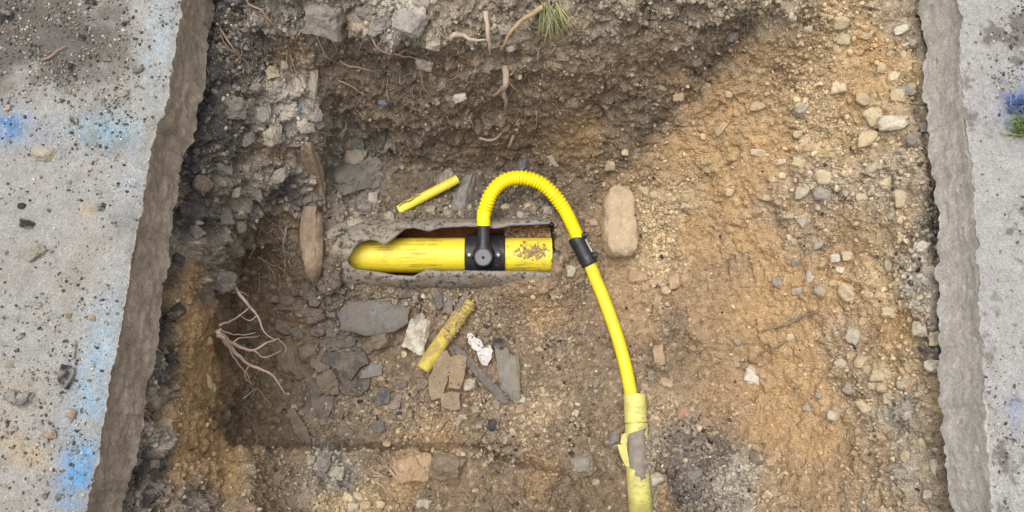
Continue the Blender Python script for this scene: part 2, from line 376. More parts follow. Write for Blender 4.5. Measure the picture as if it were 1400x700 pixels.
zrow(350, 240, .49, 262, .42, 290, .33, 320, .17, 350, .05, 390, .05, 425, .12, 445, .135, 466, .132, 600, .02, 700, .02, 768, .062, 800, .03, 850, .03, 900, .06, 1000, .15, 1100, .28, 1200, .41, 1260, .49)
zrow(396, 450, .09, 480, .06, 540, .035, 600, .03, 660, .035, 700, .06, 735, .075, 770, .05)
zrow(380, 455, .115, 710, .085, 740, .085, 765, .06)
zrow(322, 455, .12)
zrow(425, 470, .01, 560, .0, 640, .0, 720, .0, 800, .0, 880, .02, 960, .09)
zrow(450, 225, .48, 250, .43, 280, .33, 300, .2, 320, .04, 400, -.01)
zrow(500, 350, -.015, 450, -.01, 560, .0, 650, .0, 750, .0, 850, .0, 950, .05, 1050, .15, 1150, .29, 1250, .45)
zrow(560, 210, .5, 235, .44, 270, .34, 300, .2, 326, .03, 400, -.03, 480, -.01, 600, .0, 750, .0, 850, .0)
zrow(610, 900, .02, 1000, .1, 1100, .21, 1200, .35, 1280, .48)
zrow(650, 205, .5, 235, .45, 280, .36, 330, .2, 400, .05, 500, .03, 620, .02, 750, .02, 850, .02)
zrow(700, 200, .5, 240, .46, 300, .35, 360, .2, 450, .1, 560, .06, 680, .05, 800, .05, 900, .08, 1000, .17, 1100, .26, 1200, .38, 1290, .5)
zrow(770, 300, .42, 450, .35, 600, .33, 750, .33, 900, .35, 1050, .38, 1200, .44)
zrow(860, 250, .68, 450, .7, 650, .7, 850, .7, 1050, .7, 1250, .68)
ZC = np.array([[float(a) for a in q] for q in ZC])
def tps_fit(P, val, lam):
    d = np.linalg.norm(P[:, None]-P[None], axis=2)/100+1e-9; K = d*d*np.log(d); n = len(P)
    A = np.zeros((n+3, n+3)); A[:n, :n] = K+lam*np.eye(n); A[:n, n] = 1; A[:n, n+1:] = P/1000; A[n:, :n] = A[:n, n:].T
    w = np.linalg.solve(A, np.concatenate([val, np.zeros(3)]))
    def ev(Q):
        out = np.zeros(len(Q))
        for i in range(0, len(Q), 20000):
            q = Q[i:i+20000]; dd = np.linalg.norm(q[:, None]-P[None], axis=2)/100+1e-9
            out[i:i+20000] = (dd*dd*np.log(dd))@w[:n]+w[n]+(q/1000)@w[n+1:]
        return out
    return ev
zev = tps_fit(ZC[:, :2], ZC[:, 2], 0.02)
U0, U1, V0, V1, ST = 90.0, 1400.0, -100.0, 800.0, 1.36
gu = np.arange(U0, U1, ST); gv = np.arange(V0, V1, ST); NU, NV = len(gu), len(gv)
cu = np.arange(U0-40, U1+48, 8.0); cv = np.arange(V0-40, V1+48, 8.0)
CUU, CVV = np.meshgrid(cu, cv)
def bil(G, u, v):
    x = np.clip((u-cu[0])/8.0, 0, len(cu)-1.001); y = np.clip((v-cv[0])/8.0, 0, len(cv)-1.001)
    i = x.astype(int); j = y.astype(int); fx = x-i; fy = y-j
    if G.ndim == 3: fx = fx[..., None]; fy = fy[..., None]
    return (G[j, i]*(1-fx)+G[j, i+1]*fx)*(1-fy)+(G[j+1, i]*(1-fx)+G[j+1, i+1]*fx)*fy
ZG = zev(np.stack([CUU.ravel(), CVV.ravel()], 1)).reshape(CUU.shape)
ZG = np.clip(ZG, -0.08, 0.7)
UU, VV = np.meshgrid(gu, gv)
Z = bil(ZG, UU, VV)
Pb = at(UU, VV, Z)
# step of the ledge on the near side
vl = interp1([(200, 640), (330, 606), (420, 612), (520, 608), (600, 612), (680, 618), (760, 640), (860, 670)])
wob = fbm(np.stack([UU/100, VV/100, 0*UU], -1), 0.5, 3)*10
led = sstep(-5, 7, VV-vl(UU)-wob)*sstep(300, 345, UU)*(1-sstep(690, 840, UU))
Z = Z+0.15*led
# trough that holds the old pipe
trb = interp1([(440, 388), (680, 386), (700, 380), (730, 373), (770, 371)])(UU)
tr = sstep(470, 482, UU+wob*0.9+0.25*np.abs(VV-345))*(1-sstep(750, 758, UU+wob*0.2))*sstep(305, 311, VV)*(1-sstep(trb-4, trb+3, VV))
Z = Z*(1-tr)+(-0.11)*tr
# trench of the buried end of the duct and crevices
Pb = at(UU, VV, Z)

# soil kinds
KIND = {'sand': ((185, 154, 114), .5, .28), 'sandp': ((190, 166, 130), .95, .7), 'tan': ((168, 142, 110), .6, .6), 'brown': ((139, 120, 99), .85, .7),
        'dark': ((134, 119, 101), 1.15, .6), 'cav': ((122, 106, 87), 1.0, .4), 'grey': ((150, 142, 131), 1.7, .9), 'lgrey': ((170, 162, 149), 1.7, .9),
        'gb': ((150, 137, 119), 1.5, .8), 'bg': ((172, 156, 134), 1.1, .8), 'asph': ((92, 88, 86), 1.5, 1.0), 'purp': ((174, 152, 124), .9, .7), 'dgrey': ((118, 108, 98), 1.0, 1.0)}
ZONES = """asph 290 20 330 60 290 100 300 150 300 200 262 200 268 300 272 250 390 258 225 440 238 500 215 640 1285 300 1295 470 1305 620 928 682 232 380 330 100
gb 450 20 520 60 600 30 700 20 850 20 950 20 480 60 650 60 760 20 900 30
bg 1060 30 1240 30 1130 252 1200 252 1250 225 1270 150 1265 60
grey 340 125 400 20 310 250 330 300 420 240 480 190 500 240 240 350 214 520 205 600 186 690 262 690 285 390 440 640 470 650 300 350
lgrey 380 150 420 130 552 22 400 180 1260 395 1250 640 1000 665 1025 690 1240 560 380 235
brown 400 70 380 215 620 90 700 180 650 220 760 45 900 60 760 120 820 130 780 245 850 200 760 300 795 400 700 440 900 500 920 450 780 470 800 550 700 620 800 620 820 685 690 560 540 470 560 520 350 640 500 625 620 660 680 650 360 690 600 690 780 330 720 500 650 580 760 650 540 560 400 640 700 690 760 600 620 560 830 480 700 540
dark 480 80 550 100 650 130 500 150 560 170 620 200 560 230 870 170 960 80 1010 30 400 330 500 400 480 560 420 590 580 285 560 262 900 130 460 120
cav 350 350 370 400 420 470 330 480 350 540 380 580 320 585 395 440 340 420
sand 950 200 1000 130 1050 200 1000 260 1040 330 950 330 1080 380 1050 420 1150 400 1220 440 1080 470 1020 440 1100 540 1050 560 1200 90 1190 60 1170 130 262 380 256 450 272 500 256 560 280 600 240 640 310 640 264 420 1120 600
sandp 1150 40 1200 150 1120 150 940 255 885 290 890 330 1200 395 1230 500 1280 560 1240 90 480 692 900 360 1150 200
tan 800 200 930 120 1050 80 1100 60 870 240 1150 330 1000 380 940 400 880 430 960 440 1000 480 980 560 1150 620 1100 650 900 694 740 420 600 590 550 660 740 640 850 400
purp 1080 270 1065 295 1230 300 1150 480 1180 540 1200 610 1050 690 1180 690 900 560 740 560 1100 330 1160 460 1260 640
dgrey 450 420 440 540 930 600 960 620 710 270 690 290 660 262 460 470 640 270 745 285"""
zp, zk = [], []
for ln in ZONES.split('\n'):
    w = ln.split(); k = w[0]; q = list(map(float, w[1:]))
    for i in range(0, len(q), 2): zp.append((q[i], q[i+1])); zk.append(k)
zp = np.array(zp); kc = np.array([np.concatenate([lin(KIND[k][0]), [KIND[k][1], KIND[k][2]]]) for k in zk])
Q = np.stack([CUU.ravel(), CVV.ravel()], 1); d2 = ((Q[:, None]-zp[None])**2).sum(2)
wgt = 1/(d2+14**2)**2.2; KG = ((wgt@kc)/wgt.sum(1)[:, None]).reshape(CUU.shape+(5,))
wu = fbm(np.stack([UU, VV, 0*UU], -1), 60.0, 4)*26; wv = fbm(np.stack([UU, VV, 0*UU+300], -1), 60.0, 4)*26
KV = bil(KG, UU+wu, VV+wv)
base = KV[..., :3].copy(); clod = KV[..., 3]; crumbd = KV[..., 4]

def normals(P):
    a = np.gradient(P, axis=1); b = np.gradient(P, axis=0); n = np.cross(b, a); n /= np.linalg.norm(n, axis=2)[..., None]+1e-12
    s = np.sign((n*(CAM-P)).sum(2)); return n*np.where(s == 0, 1, s)[..., None]
N0 = normals(Pb)
quiet = 1-0.85*tr
n_big = fbm(Pb, 0.16, 3); n_mid = fbm(Pb+5, 0.055, 4, 0.55); n_fin = fbm(Pb+9, 0.016, 3, 0.6)
F1, cid = worley(Pb+0.006*np.stack([n_mid, n_fin, n_big], -1), 0.034, 1)
F0, _c0 = worley(Pb+0.015*np.stack([n_mid, n_big, n_mid], -1), 0.075, 3)
F2, cid2 = worley(Pb+0.003*np.stack([n_fin, n_mid, n_fin], -1), 0.013, 2)
patch = sstep(-0.25, 0.3, fbm(Pb+13, 0.1, 3))
ridge = 1-np.abs(fbm(Pb*[1, 1, 1]+23, 0.13, 4))*2.2; crack = sstep(0.86, 0.98, ridge)*patch
flat = 1-0.45*(Z < 0.06)
disp = n_big*0.024*(0.5+0.5*clod)*flat+n_mid*0.019*(0.35+0.7*clod)*flat+n_fin*0.0065*(0.6+0.5*clod)
disp += (0.5-F1)*0.026*clod*patch*flat+(0.5-F2)*0.011*(0.35+0.65*clod)
disp += (0.45-F0)*0.045*np.clip(clod-0.75, 0, 1)*flat
disp += n_mid*0.012*np.clip(clod-0.8, 0, 1)*flat
disp -= crack*0.012
disp *= quiet
# the undercut of the soil wall far behind the main, and the dark cleft under the pavement's bed
disp -= 0.03*np.exp(-(((UU-520)/70)**2+((VV-95)/22)**2))+0.03*np.exp(-(((UU-352)/26)**2+((VV-365)/45)**2))
disp += 0.03*np.exp(-(((UU-600)/90)**2+((VV-40)/25)**2))+0.022*np.exp(-(((UU-425)/22)**2+((VV-170)/80)**2))
cleft = FL(VV)+26+8*np.sin(VV/40); disp -= 0.022*np.exp(-((UU-cleft)/9)**2)*sstep(90, 160, VV)
cleft2 = FR(VV)-10+4*np.sin(VV/30); disp -= 0.02*np.exp(-((UU-cleft2)/6)**2)
PS = Pb+N0*disp[..., None]
NS = normals(PS)
# pebbles and lumps of other kinds in the soil keep their own colours
tone = 1+0.13*(cid-0.5)*2*np.clip(clod, 0.3, 1.3)+0.16*(cid2-0.5)*2*np.clip(clod, 0.35, 1.2)
pale = ((cid2 > 0.86) & (F2 < 0.42)).astype(float)*np.clip(crumbd, 0, 1)
darkp = ((cid2 < 0.09) & (F2 < 0.4)).astype(float)*np.clip(crumbd, 0, 1)
scol = base*tone[..., None]
gl = fbm(Pb+51, 0.07, 4); m = sstep(0.12, 0.4, gl)[..., None]*0.3; scol = scol*(1-m)+(scol*0.35+0.65*lin((150, 138, 124)))*m      # greyer patches
gl = fbm(Pb+61, 0.09, 4); m = sstep(0.15, 0.45, gl)[..., None]*0.4; scol = scol*(1-m)+scol*np.array([1.08, 0.98, 0.86])*m           # rustier patches
scol = scol*(1-pale*0.6)[..., None]+lin((204, 190, 164))*(pale*0.6)[..., None]
scol = scol*(1-darkp*0.55)[..., None]+lin((66, 60, 55))*(darkp*0.55)[..., None]
# shade painted into the soil colour along the crease between old soil and sand
lx = interp1([(20, 1040), (80, 985), (120, 940), (170, 893), (230, 835), (300, 775)])
crease_shade = np.exp(-((UU-lx(VV)+wob*1.2)/15)**2)*(1-sstep(235, 300, VV))*sstep(-40, 20, VV); crease_shade = (crease_shade*0.55)[..., None]
scol = scol*(1-crease_shade)+lin((74, 60, 47))*crease_shade
scol = np.clip(scol, 0.01, 0.8)
okm = (UU > FL(VV)-70) & (UU < FR(VV)+70)
GF = grid_faces(NV, NU); keep = okm.ravel()[GF].all(1); GF = GF[keep]
used = np.unique(GF); remap = np.full(NU*NV, -1, np.int32); remap[used] = np.arange(len(used))
g = obj('ground', mesh_np('ground', PS.reshape(-1, 3)[used], remap[GF][:, ::-1], scol.reshape(-1, 3)[used]), 'soil'); g['kind'] = 'structure'

def grid_at(u, v):
    x = np.clip((u-U0)/ST, 0, NU-1.001); y = np.clip((v-V0)/ST, 0, NV-1.001); i = int(x); j = int(y); fx = x-i; fy = y-j
    return ((PS[j, i]*(1-fx)+PS[j, i+1]*fx)*(1-fy)+(PS[j+1, i]*(1-fx)+PS[j+1, i+1]*fx)*fy), NS[j, i]
def surf(u, v):
    """point and normal of the soil seen at photo position (u, v)"""
    a, b = u, v
    for _ in range(4):
        P, n = grid_at(a, b); pu, pv, _d = proj(P); a += (u-pu)*0.8; b += (v-pv)*0.8
    return P, n
def surf_s(u, v):
    """the same with the smooth base normal"""
    P, n = surf(u, v); i = int(np.clip((u-U0)/ST, 0, NU-1)); j = int(np.clip((v-V0)/ST, 0, NV-1)); return P, N0[j, i]

# open ground around the pit, past the frame
def ring_ground():
    V = []; F = []
    def quad(x0, x1, y0, y1, z=0.685):
        n = len(V); V.extend([(x0, y0, z), (x1, y0, z), (x1, y1, z), (x0, y1, z)]); F.append((n, n+1, n+2, n+3))
    ya, yb = float(LS[0, 0, 1])-0.02, float(LS[-1, 0, 1])+0.02
    quad(-60, -1.2, -60, 60); quad(1.2, 60, -60, 60); quad(-1.2, 1.2, 0.52, 60); quad(-1.2, 1.2, -60, -0.76)
    m, t, b, o = new_mat('street_dirt', 0.95, 0.2)
    c = t.mix(t.ramp(t.noise(3, 8, 0.7, o), 0.4, 0.6), lin((150, 142, 132)), lin((104, 96, 88))); t.link(c, b.inputs['Base Color'])
    bump(t, b, t.noise(60, 8, 0.7, o), 0.01, 0.6)
    o_ = obj('street_ground', mesh_py('street_ground', V, F, False), m); o_['kind'] = 'structure'
ring_ground()

# ------------------------------------------------------------------ loose crumbs and gravel
_ico = bmesh.new(); bmesh.ops.create_icosphere(_ico, subdivisions=1, radius=1.0); _ico.verts.ensure_lookup_table()
ICV20 = np.array([v.co[:] for v in _ico.verts]); ICF20 = np.array([[v.index for v in f.verts] for f in _ico.faces]); _ico.free()
OCV = np.array([[1, 0, 0], [-1, 0, 0], [0, 1, 0], [0, -1, 0], [0, 0, 1], [0, 0, -1.0]]); OCF = np.array([[0, 2, 4], [2, 1, 4], [1, 3, 4], [3, 0, 4], [2, 0, 5], [1, 2, 5], [3, 1, 5], [0, 3, 5]])
def crumbs(name, P, Nn, R, C, label, cat, embed=0.35, tiny=False):
    ICV, ICF = (OCV, OCF) if tiny else (ICV20, ICF20)
    n = len(P); k = len(ICV)
    A = rng.normal(size=(n, 3, 3)); Qm = np.linalg.qr(A)[0]
    S = R[:, None]*np.stack([rng.uniform(0.8, 1.3, n), rng.uniform(0.65, 1.05, n), rng.uniform(0.45, 0.85, n)], 1)
    jit = 1+rng.uniform(-0.22, 0.22, (n, k))
    L = ICV[None]*jit[..., None]*S[:, None]; V = np.einsum('nij,nkj->nki', Qm, L)+(P+Nn*(R*(embed))[:, None])[:, None]
    F = (ICF[None]+(np.arange(n)*k)[:, None, None]).reshape(-1, 3)
    me = mesh_np(name, V.reshape(-1, 3), F, np.repeat(C, k, axis=0), False)
    o = obj(name, me, 'gravel'); tag(o, label, cat, kind='stuff'); return o
flatP = PS.reshape(-1, 3); flatN = NS.reshape(-1, 3); flatC = scol.reshape(-1, 3); flatB = base.reshape(-1, 3)
vis = ((UU > FL(VV)-4) & (UU < FR(VV)+4) & (VV > -60) & (VV < 760)).ravel()
gm = np.zeros(UU.shape)
for u0, v0, ru, rv, k in ((710, 275, 45, 28, 5), (600, 285, 50, 14, 2.5), (900, 320, 26, 62, 4), (890, 395, 45, 25, 2.5), (750, 450, 55, 50, 2.4), (700, 560, 70, 45, 3.2), (660, 430, 40, 35, 2.5), (760, 540, 60, 40, 2.2), (740, 600, 60, 35, 2),
    (980, 670, 60, 35, 4), (930, 600, 50, 45, 2.5), (950, 560, 60, 40, 2.2), (540, 560, 90, 28, 2.5), (600, 590, 60, 20, 2), (1180, 240, 90, 60, 1.6), (1200, 520, 80, 60, 1.4), (1110, 250, 30, 30, 2.5), (1250, 380, 40, 60, 2), (1080, 120, 60, 60, 1.5),
    (1150, 50, 60, 40, 1.6), (480, 300, 30, 30, 2.5), (440, 640, 45, 22, 2), (480, 688, 60, 14, 2.5), (820, 320, 16, 50, 1.6), (560, 410, 70, 12, 2.5), (870, 240, 45, 40, 1.4), (680, 620, 70, 20, 1.6), (950, 20, 110, 30, 1.5), (330, 60, 50, 60, 1.5), (1020, 30, 30, 40, 1.5)):
    gm += k*np.exp(-(((UU-u0)/ru)**2+((VV-v0)/rv)**2))
dens = (0.5+gm)*np.clip(crumbd, 0.3, 1.3)*(1-tr)*(0.4+1.2*patch)
dens = dens.ravel()*vis; dens /= dens.sum()
NCR = 110000; NBIG = 20000
idx = rng.choice(len(dens), NCR, p=dens)
R = np.concatenate([0.0022+0.0050*rng.random(NBIG)**2.6, 0.0010+0.0016*rng.random(NCR-NBIG)**1.5])
R *= 1+0.35*np.clip(gm.ravel()[idx], 0, 3)/3
loc = flatB[idx]; grey = lin((158, 146, 128)); mixk = rng.random(NCR)[:, None]*np.where(loc[:, :1] > 0.28, 0.25, 0.5)
cc = (loc*(1-mixk)+grey*mixk)*(rng.uniform(0.6, 1.3, NCR)[:, None])
hi = rng.random(NCR); cc[hi > 0.945] = lin((196, 180, 150))*rng.uniform(0.7, 1.0, ((hi > 0.945).sum(), 1)); lo_ = hi < np.where(loc[:, 0] > 0.28, 0.02, 0.07); cc[lo_] = lin((72, 68, 66))*rng.uniform(0.5, 1.2, (lo_.sum(), 1))
cc = np.clip(cc, 0.01, 0.6); b_ = slice(0, NBIG); t_ = slice(NBIG, NCR)
crumbs('gravel', flatP[idx[b_]], flatN[idx[b_]], R[b_], cc[b_], 'loose gravel scattered over the pit walls and floor', 'gravel')
crumbs('soil_crumbs', flatP[idx[t_]], flatN[idx[t_]], R[t_], cc[t_], 'fine soil crumbs and grit covering the pit walls and floor', 'soil', 0.3, True)
# grit on the pavement and on the kerb
def grit(name, S, Sc, n, dfun, label):
    uu, vv, _ = proj(S); d = dfun(uu, vv)*((vv > -60) & (vv < 760)); d = d.ravel()/d.sum(); i = rng.choice(len(d), n, p=d)
    R = 0.0006+0.0036*rng.random(n)**5.0; h = rng.random(n)[:, None]
    c = np.where(h < 0.38, lin((78, 74, 71)), np.where(h < 0.8, lin((128, 121, 111)), lin((168, 160, 146))))*rng.uniform(0.6, 1.15, (n, 1))
    Pp = S.reshape(-1, 3)[i]+np.stack([rng.uniform(-.002, .002, n), rng.uniform(-.002, .002, n), np.zeros(n)], 1)
    crumbs(name, Pp, np.tile([0, 0, 1.0], (n, 1)), R, c, label, 'grit')
nz = lambda u, v, s: np.clip(0.5+fbm(np.stack([u, v, 0*u+s], -1), 45.0, 4)*1.6, 0.05, 1.6)
grit('pavement_grit', LS, LSC, 10000, lambda u, v: nz(u, v, 5)*(u > -40)*(0.5+3.5*np.exp(-(((u-40)/130)**2+((v-50)/80)**2))+0.8*np.exp(-(((u-150)/60)**2+((v-150)/50)**2))+0.5*np.exp(-(((u-40)/90)**2+((v-560)/120)**2))), 'dark and pale grit strewn over the grey pavement')
grit('kerb_grit', RS, RSC, 1800, lambda u, v: nz(u, v, 9)*(u < 1440)*(0.3+3*np.exp(-(((u-1380)/40)**2+((v-60)/70)**2))+2.5*np.exp(-(((u-1372)/24)**2+((v-600)/70)**2))), 'fine grit lying on the pale kerb')

# ------------------------------------------------------------------ stones
def rock_mesh(name, seed, sub=3, ang=0.5, rough=0.05):
    r = np.random.default_rng(seed); bm = bmesh.new(); bmesh.ops.create_icosphere(bm, subdivisions=sub, radius=1.0)
    D = np.array([v.co[:] for v in bm.verts]); F = [[v.index for v in f.verts] for f in bm.faces]; bm.free()
    n = int(9+8*(1-ang)); Nn = r.normal(size=(n, 3)); Nn /= np.linalg.norm(Nn, axis=1)[:, None]; Nn = np.vstack([Nn, [[0, 0, 1], [0, 0, -1], [1, 0, 0], [-1, 0, 0], [0, 1, 0], [0, -1, 0]]])
    d = r.uniform(0.62, 1.0, len(Nn)); p = 7+ang*30
    q = np.clip(D@Nn.T, 0.02, None)/d; rad = (q**p).sum(1)**(-1/p)
    V = D*rad[:, None]; V *= (1+rough*fbm(V+seed*3.1, 0.6, 3)+rough*0.5*fbm(V+seed*2.1, 0.2, 2))[:, None]
    V -= (V.max(0)+V.min(0))/2; V /= (V.max(0)-V.min(0)); me = mesh_np(name, V, np.array(F), None, True)
    if ang > 0.3: me.set_sharp_from_angle(angle=math.radians(28))
    return me
ROUND = [rock_mesh('round_stone', 100+i, 4, 0.12, 0.26) for i in range(11)]
ANGUL = [rock_mesh('angular_stone', 200+i, 4, 0.6, 0.34) for i in range(13)]
for q in ROUND+ANGUL: q.materials.append(M['rock'])
RCOL = {'cream': (206, 188, 154), 'white': (208, 200, 184), 'grey': (146, 140, 132), 'tan': (184, 156, 126), 'brown': (130, 116, 100), 'dark': (74, 71, 70), 'pale': (182, 172, 154), 'blue': (128, 140, 158), 'green': (138, 134, 124), 'rust': (172, 130, 102)}
CWORD = {'cream': 'cream', 'white': 'whitish', 'grey': 'grey', 'tan': 'tan', 'brown': 'brown', 'dark': 'blackish', 'pale': 'pale grey', 'blue': 'bluish', 'green': 'greenish', 'rust': 'reddish'}
def zone(u, v):
    if u < EL(v): return 'lying on the grey pavement'
    if u > ER(v): return 'lying on the pale kerb'
    if v > 606 and u < 780: return 'on the ledge along the near side of the pit'
    if u < FL(v)+44: return 'in the dark rubble below the pavement edge'
    if u < 300+10: return 'in the sandy wall below the pavement' if v > 360 else 'in the dark rubble below the pavement edge'
    if u < 445 and v < 330: return 'in the lumpy rubble wall beside the wood'
    if v < 225 and u < 860: return 'in the dark soil wall behind the pipes'
    if u < 770 and v < 310: return 'in the gravel around the hose arch'
    if u < 460: return 'among roots in the dark corner'
    if u < 760: return 'among the rubble beside the muddy pipe'
    if u < 960 and v > 230: return 'on the sandy floor beside the service pipe'
    if u > 1190: return 'in the stony top of the bank under the kerb'
    return 'on the sloping sandy bank'
nstone = 0; STONES = []
MARKS = [(720, 243, 'the hose arch'), (661, 330, 'the black tee'), (796, 342, 'the black coupler'), (846, 302, 'the big oblong stone'), (430, 345, 'the wooden stake'), (437, 245, 'the wood splinter'), (345, 480, 'the root cluster'), (655, 480, 'the white scrap'), (608, 460, 'the muddy pipe stub'), (612, 520, 'the brick pieces'),
    (868, 560, 'the pale duct'), (755, 12, 'the grass tuft'), (1388, 150, 'the blue grass'), (1031, 514, 'the triangular stone'), (1080, 445, 'the bank roots'), (702, 30, 'the straw-coloured root'), (690, 115, 'the stubby forked root'), (640, 42, 'the knobbly root'), (520, 60, 'the root tangle'), (585, 265, 'the yellow offcut'), (530, 655, 'the root fibres'), (564, 642, 'the sandstone block'),
    (512, 433, 'the mottled fragment'), (470, 500, 'the five-sided fragment'), (325, 75, 'the forked twig'), (91, 515, 'the shiny black stone'), (12, 172, 'the bright blue paint'), (74, 72, 'the bent twig'), (592, 125, 'the dangling thin root'), (1222, 168, 'the biggest whitish cobble'), (1126, 250, 'the cluster of bank cobbles')]
def dust_at(u, v):
    return [float(x) for x in base[int(np.clip((v-V0)/ST, 0, NV-1)), int(np.clip((u-U0)/ST, 0, NU-1))]*0.95]

def stone(u, v, w, h, ang=0, col='cream', kind=0, label=None, sink=0.22, thick=0.75, name='stone', slabz=None, var=True):
    global nstone
    if slabz is None: P, n = surf_s(u, v); P2, _ = surf(u, v)
    else: P = at(u, v, slabz); n = np.array([0, 0, 1.0]); P2 = P
    k = float((P-CAM)@FWD)/FPX
    pool = ANGUL if kind else ROUND
    o = obj(name, pool[nstone % len(pool)], None); nstone += 1
    view = (CAM-P); view /= np.linalg.norm(view); zz = n*0.45+view*0.55; zz /= np.linalg.norm(zz)
    xx = np.array([math.cos(math.radians(ang)), math.sin(math.radians(ang)), 0]); xx = xx-zz*(xx@zz); xx /= np.linalg.norm(xx); yy = np.cross(zz, xx)
    w *= 1.08; h *= 1.08; t = min(w, h)*k*thick; C = P2+n*(0.5-sink-0.12)*t
    Mx = Matrix(((xx[0]*w*k, yy[0]*h*k, zz[0]*t, C[0]), (xx[1]*w*k, yy[1]*h*k, zz[1]*t, C[1]), (xx[2]*w*k, yy[2]*h*k, zz[2]*t, C[2]), (0, 0, 0, 1)))
    o.matrix_world = Mx
    c = lin(RCOL[col])*(random.uniform(0.68, 0.92) if var else 1)*(0.62 if slabz is not None else 1); o.color = (*[float(x) for x in c], 1)
    o['dust'] = dust_at(u, v) if slabz is None else [0.33, 0.31, 0.28]
    if label: tag(o, label, 'stone')
    else:
        s = 'small' if max(w, h) < 14 else ('medium' if max(w, h) < 24 else 'large')
        r_ = max(w, h)/min(w, h); sh_ = 'long' if r_ > 1.7 else ('oblong' if r_ > 1.28 else ('blocky' if kind else 'roundish'))
        zo = zone(u, v); md = min(MARKS, key=lambda q: (q[0]-u)**2+(q[1]-v)**2)
        if s != 'small' and 12 < math.hypot(md[0]-u, md[1]-v) < 110: zo = ' '.join(zo.split()[:6])+', near '+md[2] if False else zo.split(' be')[0].split(' around')[0].split(' along')[0].split(' under')[0]+' near '+md[2]
        if len(zo.split()) > 12: zo = zone(u, v)
        ph = f"{s} {sh_} {CWORD[col]} stone {zo}"
        tag(o, ph, 'stone', ph.replace('stone', 'stones', 1))
    STONES.append((u, v, max(w, h))); return o
